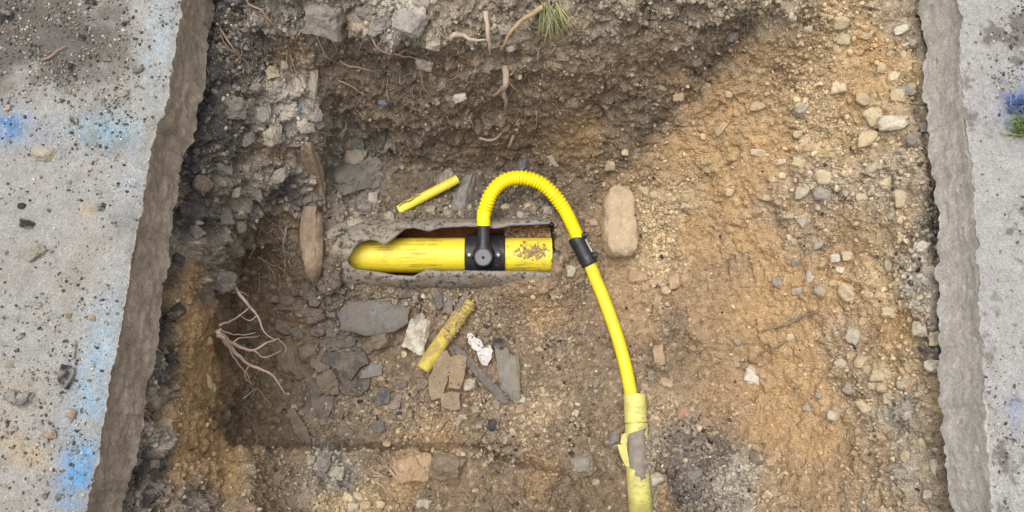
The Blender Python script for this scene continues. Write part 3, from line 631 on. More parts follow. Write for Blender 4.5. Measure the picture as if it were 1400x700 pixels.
# (u, v, width, height, turn, colour, angular)
for a in ((430, 428, 32, 26, 10, 'brown', 1), (391, 447, 24, 21, 0, 'brown', 0), (425, 482, 32, 24, 20, 'brown', 1), (396, 413, 28, 22, 0, 'brown', 1), (432, 498, 15, 17, 0, 'brown', 0), (450, 523, 30, 34, 0, 'brown', 1), (403, 558, 10, 10, 0, 'cream', 0),
    (397, 493, 34, 58, 25, 'brown', 1), (521, 517, 9, 9, 0, 'cream', 0), (553, 485, 8, 9, 0, 'cream', 0), (521, 463, 46, 42, 0, 'brown', 1), (613, 411, 17, 36, 0, 'grey', 1), (597, 402, 14, 18, 0, 'brown', 0), (641, 525, 19, 20, 0, 'pale', 1), (683, 471, 22, 17, 0, 'dark', 1), (667, 455, 16, 12, 30, 'brown', 0),
    (901, 485, 16, 28, 8, 'tan', 0), (911, 523, 19, 12, -15, 'tan', 0), (934, 564, 15, 19, 0, 'rust', 0), (1140, 568, 15, 14, 0, 'white', 0), (796, 637, 31, 30, 20, 'grey', 1), (839, 599, 15, 21, 0, 'grey', 1), (898, 656, 21, 18, 25, 'pale', 0), (895, 622, 12, 14, 0, 'pale', 0), (814, 660, 10, 10, 0, 'cream', 0),
    (927, 599, 8, 15, 0, 'brown', 0), (951, 652, 22, 17, 0, 'grey', 0), (1053, 632, 12, 12, 0, 'tan', 1), (1035, 627, 22, 20, 0, 'brown', 0), (815, 524, 8, 13, 0, 'grey', 0), (787, 564, 8, 9, 0, 'white', 1), (966, 578, 15, 9, 0, 'tan', 0), (891, 517, 11, 9, 0, 'grey', 0), (1008, 499, 10, 9, 0, 'pale', 0), (1009, 467, 9, 9, 0, 'pale', 0),
    (873, 379, 27, 17, 0, 'tan', 0), (923, 385, 16, 20, 10, 'tan', 0), (895, 387, 16, 11, 0, 'tan', 0), (883, 393, 12, 11, 0, 'tan', 0), (911, 397, 14, 12, 20, 'cream', 0), (900, 411, 11, 16, 0, 'tan', 0), (904, 426, 8, 9, 0, 'tan', 0), (779, 371, 14, 17, 0, 'pale', 0), (812, 305, 12, 11, 0, 'tan', 0), (835, 226, 15, 16, 0, 'cream', 0),
    (1039, 208, 24, 12, 8, 'cream', 0), (1093, 222, 18, 17, 0, 'cream', 1), (1068, 221, 13, 9, 0, 'white', 1), (1084, 327, 14, 13, 0, 'cream', 1), (1089, 358, 13, 13, 0, 'grey', 0), (1142, 353, 15, 11, 0, 'white', 0), (1120, 335, 13, 12, 0, 'pale', 0), (1048, 270, 10, 9, 0, 'cream', 0), (998, 262, 13, 12, 0, 'cream', 0), (896, 267, 15, 12, 0, 'cream', 1), (937, 281, 12, 11, 0, 'pale', 0),
    (965, 116, 17, 11, -15, 'cream', 0), (1083, 21, 12, 15, -20, 'white', 0), (1231, 41, 19, 12, 15, 'white', 0), (1247, 60, 14, 13, 0, 'grey', 0), (1103, 35, 12, 11, 0, 'pale', 0), (1102, 190, 11, 30, -38, 'cream', 0), (1188, 190, 25, 23, 0, 'cream', 0), (1222, 168, 38, 21, 5, 'white', 0), (1196, 160, 25, 26, 20, 'cream', 0), (1228, 132, 20, 20, 0, 'cream', 0),
    (1237, 124, 27, 17, 5, 'grey', 1), (1222, 107, 18, 18, 0, 'cream', 1), (1267, 100, 13, 13, 0, 'grey', 0), (1265, 175, 13, 14, 0, 'grey', 0), (1250, 193, 19, 19, 0, 'grey', 0), (1212, 248, 15, 21, 0, 'cream', 1), (1126, 242, 24, 21, 0, 'cream', 0), (1098, 263, 19, 18, 0, 'pale', 0), (1126, 265, 24, 19, 0, 'grey', 0), (1149, 30, 22, 19, 0, 'cream', 0), (1153, 53, 20, 17, 0, 'cream', 0),
    (1147, 120, 22, 19, 10, 'cream', 0), (1181, 135, 19, 18, 0, 'cream', 0), (1205, 93, 11, 15, 0, 'cream', 0), (1096, 150, 19, 19, 0, 'pale', 1), (1091, 184, 13, 12, 0, 'cream', 0), (986, 175, 9, 22, -40, 'cream', 0), (961, 186, 9, 9, 0, 'cream', 0), (1036, 145, 19, 13, -10, 'cream', 0), (997, 128, 11, 10, 0, 'cream', 0), (1233, 272, 17, 25, 0, 'cream', 0), (1070, 240, 10, 10, 0, 'cream', 0), (1001, 49, 15, 14, 0, 'grey', 1),
    (1161, 400, 24, 24, -15, 'cream', 0), (1259, 450, 20, 21, 0, 'white', 0), (1282, 463, 19, 21, 0, 'cream', 0), (1279, 501, 26, 19, 0, 'white', 0), (1262, 340, 24, 21, 0, 'white', 1), (1272, 373, 23, 19, 0, 'pale', 1), (1143, 353, 13, 12, 0, 'white', 0), (1151, 497, 17, 12, 0, 'white', 1), (1159, 350, 15, 14, 0, 'cream', 0), (1149, 369, 12, 9, 0, 'white', 1), (1202, 515, 20, 18, 0, 'cream', 0),
    (1213, 510, 17, 15, 0, 'cream', 0), (1208, 530, 14, 13, 0, 'cream', 0), (1217, 543, 15, 19, 0, 'cream', 0), (1235, 527, 15, 14, 0, 'pale', 0), (1195, 527, 14, 13, 0, 'cream', 0), (1215, 363, 11, 17, 0, 'pale', 0), (1180, 555, 11, 11, 0, 'cream', 0), (1294, 442, 16, 15, 0, 'dark', 1), (1297, 465, 17, 18, 0, 'dark', 1), (1279, 640, 13, 25, 10, 'white', 0), (1270, 677, 13, 13, 0, 'white', 0), (1184, 557, 14, 26, 25, 'cream', 0), (1296, 566, 15, 14, 0, 'pale', 0), (1283, 330, 16, 14, 0, 'dark', 1), (1290, 345, 14, 12, 0, 'dark', 1),
    (373, 97, 19, 17, 20, 'cream', 1), (406, 113, 10, 13, 0, 'pale', 0), (391, 147, 29, 34, 0, 'pale', 1), (371, 183, 26, 28, 0, 'pale', 1), (360, 159, 23, 27, 0, 'grey', 1), (319, 146, 30, 32, 0, 'grey', 1), (416, 169, 24, 21, 0, 'pale', 1), (414, 154, 9, 10, 0, 'blue', 0), (389, 89, 10, 13, 0, 'pale', 0), (428, 115, 12, 40, -8, 'pale', 1), (376, 190, 25, 18, 0, 'pale', 1), (304, 230, 22, 19, 0, 'grey', 1), (381, 238, 25, 20, 10, 'pale', 1),
    (304, 293, 24, 23, 0, 'grey', 1), (324, 306, 17, 19, 0, 'pale', 0), (302, 384, 28, 32, 0, 'grey', 1), (335, 370, 10, 10, 0, 'grey', 0), (282, 466, 9, 13, 0, 'cream', 0), (283, 522, 8, 22, 10, 'cream', 0), (290, 530, 7, 17, 14, 'cream', 0), (290, 575, 8, 11, 0, 'cream', 0), (291, 622, 8, 8, 0, 'cream', 0), (350, 120, 14, 12, 0, 'grey', 1), (338, 190, 18, 20, 0, 'grey', 1), (345, 262, 16, 18, 0, 'grey', 1), (322, 262, 14, 14, 0, 'pale', 1),
    (447, 20, 56, 46, -20, 'grey', 1), (581, 86, 24, 20, 0, 'pale', 1), (626, 132, 25, 14, 22, 'white', 1), (524, 140, 13, 8, 0, 'blue', 0), (585, 174, 11, 12, 0, 'grey', 1), (474, 198, 15, 25, 5, 'tan', 1), (489, 192, 17, 21, 0, 'grey', 1), (642, 25, 9, 22, 35, 'white', 1), (592, 60, 20, 16, 0, 'pale', 1), (560, 28, 46, 38, 0, 'grey', 1), (520, 30, 34, 30, 10, 'grey', 1), (500, 18, 24, 20, 0, 'grey', 1), (700, 62, 16, 14, 0, 'pale', 1), (768, 75, 14, 12, 0, 'grey', 1), (762, 88, 11, 9, 0, 'pale', 1), (690, 40, 18, 14, 0, 'grey', 1),
    (484, 240, 76, 44, 8, 'grey', 1), (486, 215, 34, 26, 0, 'pale', 1), (510, 271, 14, 17, 0, 'pale', 0), (485, 303, 21, 18, 0, 'pale', 1), (532, 296, 13, 12, 0, 'pale', 1), (588, 288, 14, 13, 0, 'pale', 1), (613, 292, 14, 12, 0, 'pale', 1), (607, 243, 30, 18, 30, 'pale', 1), (756, 219, 8, 21, 35, 'pale', 1), (714, 224, 15, 17, 0, 'blue', 1), (501, 285, 13, 12, 0, 'grey', 0), (560, 295, 15, 12, 0, 'brown', 1), (700, 262, 11, 10, 0, 'pale', 1), (722, 282, 12, 10, 0, 'cream', 1), (690, 284, 13, 9, 40, 'cream', 0), (735, 266, 12, 11, 0, 'tan', 0), (712, 294, 11, 10, 0, 'pale', 0), (748, 288, 14, 13, 0, 'pale', 1),
    (460, 648, 22, 19, 0, 'pale', 1), (443, 636, 18, 20, 0, 'grey', 1), (477, 683, 15, 15, 0, 'cream', 0), (488, 681, 13, 15, 0, 'cream', 0), (500, 693, 15, 12, 0, 'cream', 0), (483, 696, 17, 14, 0, 'white', 0), (528, 608, 11, 10, 0, 'cream', 0), (425, 630, 12, 16, 0, 'pale', 1), (650, 672, 9, 8, 0, 'cream', 0), (580, 692, 24, 16, 0, 'pale', 1), (520, 692, 13, 11, 0, 'cream', 0),
    (855, 208, 10, 9, 0, 'cream', 0), (905, 118, 14, 12, 0, 'cream', 1), (935, 146, 12, 12, 0, 'tan', 1), (928, 132, 16, 12, 30, 'cream', 1), (868, 300, 12, 10, 0, 'pale', 1), (880, 260, 16, 10, -20, 'cream', 1), (775, 392, 8, 8, 0, 'tan', 0), (700, 590, 10, 11, 0, 'cream', 0), (690, 600, 12, 9, 0, 'grey', 1), (650, 560, 11, 11, 0, 'pale', 1), (628, 574, 8, 22, -35, 'pale', 1), (674, 583, 17, 20, 0, 'dark', 1), (711, 560, 13, 14, 0, 'tan', 0), (712, 545, 11, 12, 0, 'white', 1)):
    stone(*a)
# more of the cobbles packed in the bank, each settled where none is yet
cand = 0
while nstone < 240 and cand < 4000:
    cand += 1; u = random.uniform(1060, 1300); v = random.uniform(5, 695)
    if u > FR(v)-12 or u < 1130+80*math.sin(v/90.0)-60*random.random(): continue
    s = random.choice((8, 9, 10, 11, 12, 13, 15, 18))
    if any((u-a)**2+(v-b)**2 < (0.6*(s+c))**2 for a, b, c in STONES): continue
    stone(u, v, s*random.uniform(0.9, 1.4), s*random.uniform(0.8, 1.1), random.uniform(-60, 60), random.choice(('cream', 'cream', 'pale', 'pale', 'grey', 'tan')), int(random.random() < 0.3), sink=0.32)
cand = 0
while nstone < 280 and cand < 2000:
    cand += 1; v = random.uniform(110, 698); u = float(FL(v))+random.uniform(2, 40); s = random.choice((8, 9, 11, 13, 16, 19))
    if any((u-a)**2+(v-b)**2 < (0.5*(s+c))**2 for a, b, c in STONES): continue
    stone(u, v, s*random.uniform(0.9, 1.3), s*random.uniform(0.9, 1.4), random.uniform(-60, 60), random.choice(('dark', 'dark', 'grey', 'brown')), 1, sink=0.25)
for a in ((62, 211, 31, 21, 0, 'cream', 1), (50, 346, 26, 20, 20, 'pale', 1), (190, 96, 14, 11, 0, 'grey', 0), (34, 546, 24, 18, 0, 'green', 1), (17, 541, 19, 16, 0, 'green', 1), (98, 566, 14, 13, 0, 'tan', 1), (38, 306, 20, 14, -20, 'dark', 1), (140, 283, 12, 12, 0, 'dark', 1), (31, 283, 13, 10, 0, 'dark', 1),
    (10, 22, 21, 18, 0, 'dark', 1), (85, 31, 13, 11, 0, 'dark', 1), (127, 6, 16, 13, 0, 'dark', 1), (172, 32, 11, 16, 0, 'dark', 1), (95, 92, 14, 14, 0, 'dark', 1), (172, 128, 9, 11, 0, 'pale', 1), (102, 166, 10, 10, 0, 'dark', 1), (12, 148, 10, 9, 0, 'cream', 1), (148, 80, 13, 9, 10, 'grey', 1), (112, 52, 12, 9, 0, 'dark', 1),
    (52, 418, 11, 9, 0, 'pale', 1), (27, 437, 11, 9, 0, 'pale', 1), (127, 435, 11, 9, 0, 'cream', 1), (95, 432, 8, 8, 0, 'tan', 0), (12, 498, 12, 9, 0, 'pale', 1), (70, 593, 16, 13, 0, 'tan', 1), (80, 680, 9, 9, 0, 'dark', 1), (62, 678, 8, 8, 0, 'dark', 1), (30, 460, 14, 10, 0, 'dark', 1)):
    stone(*a, sink=0.2, slabz=ZT)
stone(91, 515, 20, 30, -20, 'dark', 1, label='shiny black angular stone alone on the grey pavement', slabz=ZT)
# singular stones
stone(633, 269, 27, 60, -8, 'grey', 1, label='long upright grey stone between yellow offcut and corrugated hose', thick=0.6)
stone(574, 457, 34, 54, -14, 'white', 1, label='pale grey wedge stone beside the muddy yellow pipe', thick=0.6, sink=0.1)
stone(696, 512, 30, 76, 8, 'green', 1, label='long flaky grey green stone beside the white scrap', thick=0.5, sink=0.12)
stone(1031, 514, 26, 24, -35, 'white', 1, label='flat triangular whitish stone lying on the sandy bank', thick=0.35, sink=0.1)
stone(564, 642, 52, 40, 2, 'tan', 1, label='squarish tan sandstone block set in the near ledge', thick=0.7, sink=0.2)
stone(613, 641, 52, 36, -4, 'brown', 1, label='rough brown rock at the end of the near ledge', thick=0.7, sink=0.15)

# the big two-lobed block
def block_stone():
    bm = bmesh.new(); bmesh.ops.create_icosphere(bm, subdivisions=5, radius=1.0); D = np.array([v.co[:] for v in bm.verts]); F = np.array([[v.index for v in f.verts] for f in bm.faces]); bm.free()
    p = 4.2; r = (np.abs(D)**p).sum(1)**(-1/p); V = D*r[:, None]
    wy = 1-0.045*np.exp(-((V[:, 1]-0.12)/0.16)**2); top = sstep(0.45, 1.0, V[:, 1]); V[:, 0] *= wy*(1-0.22*top); V[:, 1] -= 0.1*top*V[:, 0]**2
    V *= np.array([0.0425, 0.094, 0.038]); n = V/np.linalg.norm(V, axis=1)[:, None]
    wf, wi = worley(V, 0.02, 5)
    V = V+n*(fbm(V, 0.06, 3)*0.012+fbm(V+3, 0.018, 5, 0.7)*0.0095-0.004*sstep(0.25, 0.05, wf)*(wi > 0.5)-0.0025*np.exp(-((V[:, 1]-0.012+0.2*V[:, 0])/0.004)**2))[:, None]
    P, nn = surf_s(846, 305)
    o = obj('block_stone', mesh_np('block_stone', V, F), 'rock'); z = P[2]+0.022; c = at(846, 302, z); o.location = c; o.rotation_euler = (0.06, 0.1, math.radians(2))
    o['dust'] = [0.42, 0.31, 0.2]; o.color = (*lin((192, 172, 142)), 1); tag(o, 'big oblong two-lobed tan stone standing proud of the sandy floor', 'stone'); return o
block_stone()

# ------------------------------------------------------------------ flat fragments
PLATE_GRIT, PLATE_COL = [], []
def plate(name, pts, thick, col, label, cat='fragment', group=None, lift=0.004, mat='shard', tilt=(0, 0), rough=0.0015, arch=0.0):
    pts = np.array(pts, float); c = pts.mean(0); Pc, n = surf_s(*c)
    zs = [surf(*p)[0][2] for p in pts]+[surf(*c)[0][2]]; z0 = float(np.percentile(zs, 70))+lift
    fine = []
    for i in range(len(pts)):
        a, b = pts[i], pts[(i+1) % len(pts)]; m = max(2, int(np.linalg.norm(b-a)/4))
        for k in range(m): fine.append(a+(b-a)*k/m+rng.normal(size=2)*0.5*(k > 0))
    fine = np.array(fine); cw = at(*c, z0)
    rings = []
    for s, dz in ((1.0, -thick), (1.0, -thick*0.12), (0.965, 0.0), (0.72, 0.0), (0.42, 0.0), (0.15, 0.0)):
        q = c+(fine-c)*s; W3 = at(q[:, 0], q[:, 1], np.full(len(q), z0)); W3[:, 2] += dz+tilt[0]*(W3[:, 0]-cw[0])+tilt[1]*(W3[:, 1]-cw[1])+arch*(1-s*s)
        if dz > -thick*0.5: W3[:, 2] += fbm(W3*1.0, 0.03, 3)*rough*2
        rings.append(W3)
    V = np.vstack(rings); nf = len(fine); F = [tuple(f) for f in grid_faces(len(rings), nf, True)]
    F.append(tuple(range((len(rings)-1)*nf, len(rings)*nf)))
    V0 = V.mean(0); me = mesh_py(name, V-V0, F, True)
    nk = int(len(fine)*1.6); ii = rng.integers(2*nf, 5*nf, nk); PLATE_GRIT.append(V[ii]+rng.normal(size=(nk, 3))*[0.004, 0.004, 0]); PLATE_COL.append(np.tile(dust_at(*c), (nk, 1)))
    try: me.set_sharp_from_angle(angle=math.radians(40))
    except Exception: pass
    o = obj(name, me, mat); o.location = V0; o.color = (*lin(col), 1); o['dust'] = dust_at(*c); tag(o, label, cat, group); return o
T1 = lambda L, x0=350, y0=380, f=0.3144: [(x0+a*f, y0+b*f) for a, b in L]
plate('pipe_fragment', T1([(355, 150), (400, 100), (540, 98), (668, 132), (660, 195), (600, 235), (480, 252), (370, 225)]), 0.014, (104, 101, 99), 'large mottled dark grey curved pipe fragment below the broken pipe', lift=0.016, arch=0.012, tilt=(0.0, 0.08))
plate('pipe_fragment', T1([(280, 360), (300, 325), (470, 318), (492, 370), (450, 390), (415, 442)]), 0.014, (72, 68, 66), 'blackish five-sided flat fragment with a grey broken edge', lift=0.016, tilt=(-0.1, 0.1))
plate('pipe_fragment', T1([(365, 450), (500, 435), (490, 480), (440, 520), (375, 490)]), 0.01, (66, 63, 62), 'small black flat fragment tucked under the five-sided one', lift=0.007)
plate('pipe_fragment', T1([(448, 440), (498, 365), (552, 382), (545, 425), (500, 432)]), 0.014, (112, 110, 110), 'bluish grey chip with a pale broken face', lift=0.012, tilt=(0.1, -0.15))
plate('pipe_fragment', T1([(505, 530), (550, 470), (586, 490), (580, 540), (540, 556)]), 0.012, (70, 69, 72), 'dull black chip with a rounded corner on the gravel', lift=0.008)
plate('pipe_fragment', T1([(568, 570), (612, 505), (636, 500), (626, 560), (600, 572)]), 0.012, (124, 116, 108), 'narrow grey brown chip beside the dull black one', lift=0.008, tilt=(0.1, 0))
plate('pipe_fragment', T1([(228, 480), (300, 390), (352, 440), (335, 560), (305, 632), (240, 560)]), 0.012, (92, 84, 78), 'long pointed dark fragment aimed at the near ledge', lift=0.006, tilt=(0.1, 0.0))
plate('pipe_fragment', [(548, 474), (571, 428), (575, 430), (553, 477)], 0.02, (112, 112, 116), 'thin grey sliver on edge against the pale wedge stone', lift=0.02)
plate('pipe_fragment', [(618, 470), (626, 472), (652, 498), (676, 522), (697, 550), (688, 553), (668, 533), (640, 502), (622, 482)], 0.016, (92, 88, 86), 'long dark grey strip between the broken bricks and mossy stone', lift=0.014)
plate('pipe_fragment', [(622, 424), (637, 396), (642, 398), (628, 428)], 0.016, (100, 98, 100), 'short grey strip standing above the muddy yellow pipe', lift=0.016)
plate('pipe_fragment', T1([(265, 270), (330, 262), (470, 285), (455, 300), (400, 305), (350, 300), (290, 305)]), 0.012, (88, 80, 74), 'flat dark fragment half hidden below the large mottled one', lift=0.004)
plate('pipe_fragment', [(590, 395), (603, 392), (606, 418), (600, 424), (592, 408)], 0.012, (84, 82, 84), 'small dark chip standing under the broken pipe', lift=0.01)
plate('pipe_fragment', [(392, 560), (402, 558), (420, 585), (428, 612), (414, 606), (400, 586)], 0.012, (98, 88, 78), 'narrow dark fragment in the corner above the ledge', lift=0.008)
_r = random.Random(5); _done = []
while len(_done) < 34:
    u_, v_ = _r.uniform(378, 585), _r.uniform(398, 592)
    if u_ > 520 and v_ > 540 or any(math.hypot(u_-a, v_-b) < 17 for a, b in _done) or (460 < u_ < 570 and 402 < v_ < 462): continue
    _done.append((u_, v_)); s_ = _r.uniform(5, 13); a0 = _r.uniform(0, 6.3); k_ = _r.choice((4, 5, 5, 6)); st_ = _r.uniform(0.5, 0.9)
    poly = [(u_+s_*math.cos(a0+6.283*i/k_)*_r.uniform(0.75, 1.25), v_+s_*st_*math.sin(a0+6.283*i/k_)*_r.uniform(0.75, 1.25)) for i in range(k_)]
    g_ = _r.choice((('dark grey', (86, 82, 79)), ('brownish grey', (110, 100, 88)), ('blackish', (66, 63, 62))))
    plate('pipe_fragment', poly, 0.012, g_[1], f'small {g_[0]} chip strewn among the larger fragments', 'fragment', f'small {g_[0]} chips among the larger fragments', _r.uniform(0.002, 0.009), 'shard', (_r.uniform(-.25, .25), _r.uniform(-.25, .25)))
bc = (152, 136, 114)
plate('brick_piece', [(585, 520), (600, 482), (612, 478), (618, 490), (612, 522), (602, 545), (588, 548)], 0.03, bc, 'largest tan broken brick piece beside the dark strip', 'brick', None, 0.018, 'rock', (0, 0.1), 0.002)
plate('brick_piece', [(615, 488), (628, 483), (639, 488), (634, 520), (628, 533), (613, 531)], 0.03, (162, 140, 112), 'upright tan brick piece touching the dark strip', 'brick', None, 0.024, 'rock', (0, 0), 0.002)
plate('brick_piece', [(602, 540), (614, 535), (629, 536), (629, 559), (617, 562), (603, 556)], 0.03, (150, 136, 116), 'smallest tan brick piece below the other two', 'brick', None, 0.018, 'rock', (0, 0), 0.002)

# white scrap, crumpled
def scrap():
    pts = [(639, 456), (645, 455), (651, 462), (658, 466), (662, 475), (670, 472), (674, 480), (672, 490), (666, 500), (660, 499), (655, 492), (652, 480), (645, 476), (640, 468)]
    o = plate('torn_scrap', pts, 0.004, (210, 208, 204), 'torn crumpled white scrap beside the dark strip', 'scrap', None, 0.024, 'scrap', (0.1, 0.1), 0.009)
scrap()

_pg = np.vstack(PLATE_GRIT); _pc = np.vstack(PLATE_COL); _n = len(_pg)
crumbs('fragment_grit', _pg, np.tile([0, 0, 1.0], (_n, 1)), 0.0009+0.003*rng.random(_n)**3, _pc*rng.uniform(0.6, 1.4, (_n, 1)), 'grit lying on the dark fragments and brick pieces', 'grit', 0.1)

# ------------------------------------------------------------------ old pipe broken open, with the yellow main inside
RH, RHI = 0.095, 0.083
def px_x(u, z=0.0, v=348): return float(at(u, v, z)[0])
ZM = 0.022; YM = float(at(700, 349, ZM)[1]); YH = float(at(700, 347, 0.03)[1]); ZH = 0.032
e_top = interp1([(440, 352), (484, 358), (488, 350), (493, 340), (501, 331), (511, 328.5), (520, 329), (532, 336), (545, 325), (558, 311), (570, 310), (590, 315.5), (604, 310), (638, 307.5), (660, 309), (680, 311), (701, 306), (770, 302)])
e_bot = interp1([(440, 352.5), (484, 358.5), (487, 365), (494, 370), (528, 375), (544, 379), (569, 380.5), (588, 370), (605, 373), (638, 372), (690, 373), (726, 373), (770, 377)])
def old_pipe():
    us = np.arange(428, 752.1, 1.4); nth = 72; vo, vi = [], []
    for u in us:
        x = px_x(u, ZH)
        j = 0.8*float(fbm(np.array([u/6.0, 3.0, 0]), 1.0, 2)); j2 = 0.8*float(fbm(np.array([u/6.0, 9.0, 0]), 1.0, 2))
        def ang(vv): return math.asin(max(-0.97, min(0.97, (347.5-vv)*0.00196/RH)))-TILT
        a_hi = ang(float(e_top(u))+j); a_lo = ang(float(e_bot(u))+j2)      # angle from straight up, + towards the far side
        if a_hi < a_lo+0.004: a_hi = a_lo+0.004
        th = np.linspace(a_hi, a_lo+2*math.pi, nth)
        edge = np.minimum(np.arange(nth), nth-1-np.arange(nth))
        nn = fbm(np.stack([np.full(nth, x*20), np.cos(th)*2, np.sin(th)*2], -1), 1.0, 3)*0.0022
        ro = RH+nn; ri = RHI+nn*0.7
        ro = np.where(edge == 0, (RH+RHI)/2+0.003, ro); ri = np.where(edge == 0, (RH+RHI)/2-0.003, ri)
        vo.append(np.stack([np.full(nth, x), YH+ro*np.sin(th), ZH+ro*np.cos(th)], -1)); vi.append(np.stack([np.full(nth, x), YH+ri*np.sin(th), ZH+ri*np.cos(th)], -1))
    vo = np.array(vo); vi = np.array(vi); n = len(us); no = n*nth
    Fo = [tuple(f) for f in grid_faces(n, nth)]; Fi = [tuple(i+no for i in f)[::-1] for f in grid_faces(n, nth)]; Fe = []
    for i in range(n-1):
        for k, fl in ((0, 1), (nth-1, 0)):
            q = (i*nth+k, (i+1)*nth+k, no+(i+1)*nth+k, no+i*nth+k); Fe.append(q if fl else q[::-1])
    for i in (0, n-1):
        for k in range(nth-1):
            q = (i*nth+k, i*nth+k+1, no+i*nth+k+1, no+i*nth+k); Fe.append(q)
    V = np.vstack([vo.reshape(-1, 3), vi.reshape(-1, 3)]); me = mesh_py('old_pipe', V, Fo+Fi+Fe, True)
    me.materials.append(M['host']); me.materials.append(M['rust']); me.materials.append(m_plain('old_pipe_break', (122, 122, 126), 0.75, 0.25, 0.1))
    me.polygons.foreach_set('material_index', [0]*len(Fo)+[1]*len(Fi)+[2]*len(Fe)); me.update()
    o = obj('broken_old_pipe', me); tag(o, 'corroded grey old pipe broken open around the yellow main', 'pipe'); return o
old_pipe()
def main_pipe():
    x0, x1 = px_x(452), px_x(753.5); X = np.stack([np.linspace(x0, x1, 120), np.full(120, YM), np.full(120, ZM)], -1)
    v, f = pipe_vf(X, 0.0475, 0.042, 64); xm = px_x(663); V0 = np.array([xm, YM, ZM])
    me = mesh_py('gas_main', v-V0, f); me.set_sharp_from_angle(angle=math.radians(40))
    o = obj('gas_main', me, 'main'); o.location = V0; tag(o, 'thick scuffed yellow gas main lying inside the broken grey pipe', 'pipe'); return o
main_pipe()
# soil spilled on the open end of the main, and lying in the old pipe
def spilled():
    n = 420; us = rng.normal(728, 11, n); us = us[(us < 751) & (us > 692)]; n = len(us); th = rng.normal(0.08, 0.22, n)-0.1; r = 0.0475
    P = np.stack([[px_x(u) for u in us], YM+r*np.sin(th), ZM+r*np.cos(th)], -1); Nn = np.stack([0*th, np.sin(th), np.cos(th)], -1)
    R = 0.001+0.004*rng.random(n)**3; c = lin((160, 136, 100))*rng.uniform(0.6, 1.25, (n, 1))
    crumbs('spilled_soil', P, Nn, R, c, 'brown soil crumbs spilled on the end of the thick yellow main', 'soil', 0.3)
    n = 520; u = rng.uniform(690, 752, n); v = rng.uniform(311, 326, n); P = np.stack([at(a, b, -0.012+0.018*random.random()) for a, b in zip(u, v)])
    R = 0.002+0.006*rng.random(n)**2; c = lin((156, 128, 96))*rng.uniform(0.55, 1.3, (n, 1))
    crumbs('pipe_gravel', P, np.tile([0, 0, 1.0], (n, 1)), R, c, 'gravel fallen into the broken pipe behind the yellow main', 'gravel', 0.3)
spilled()

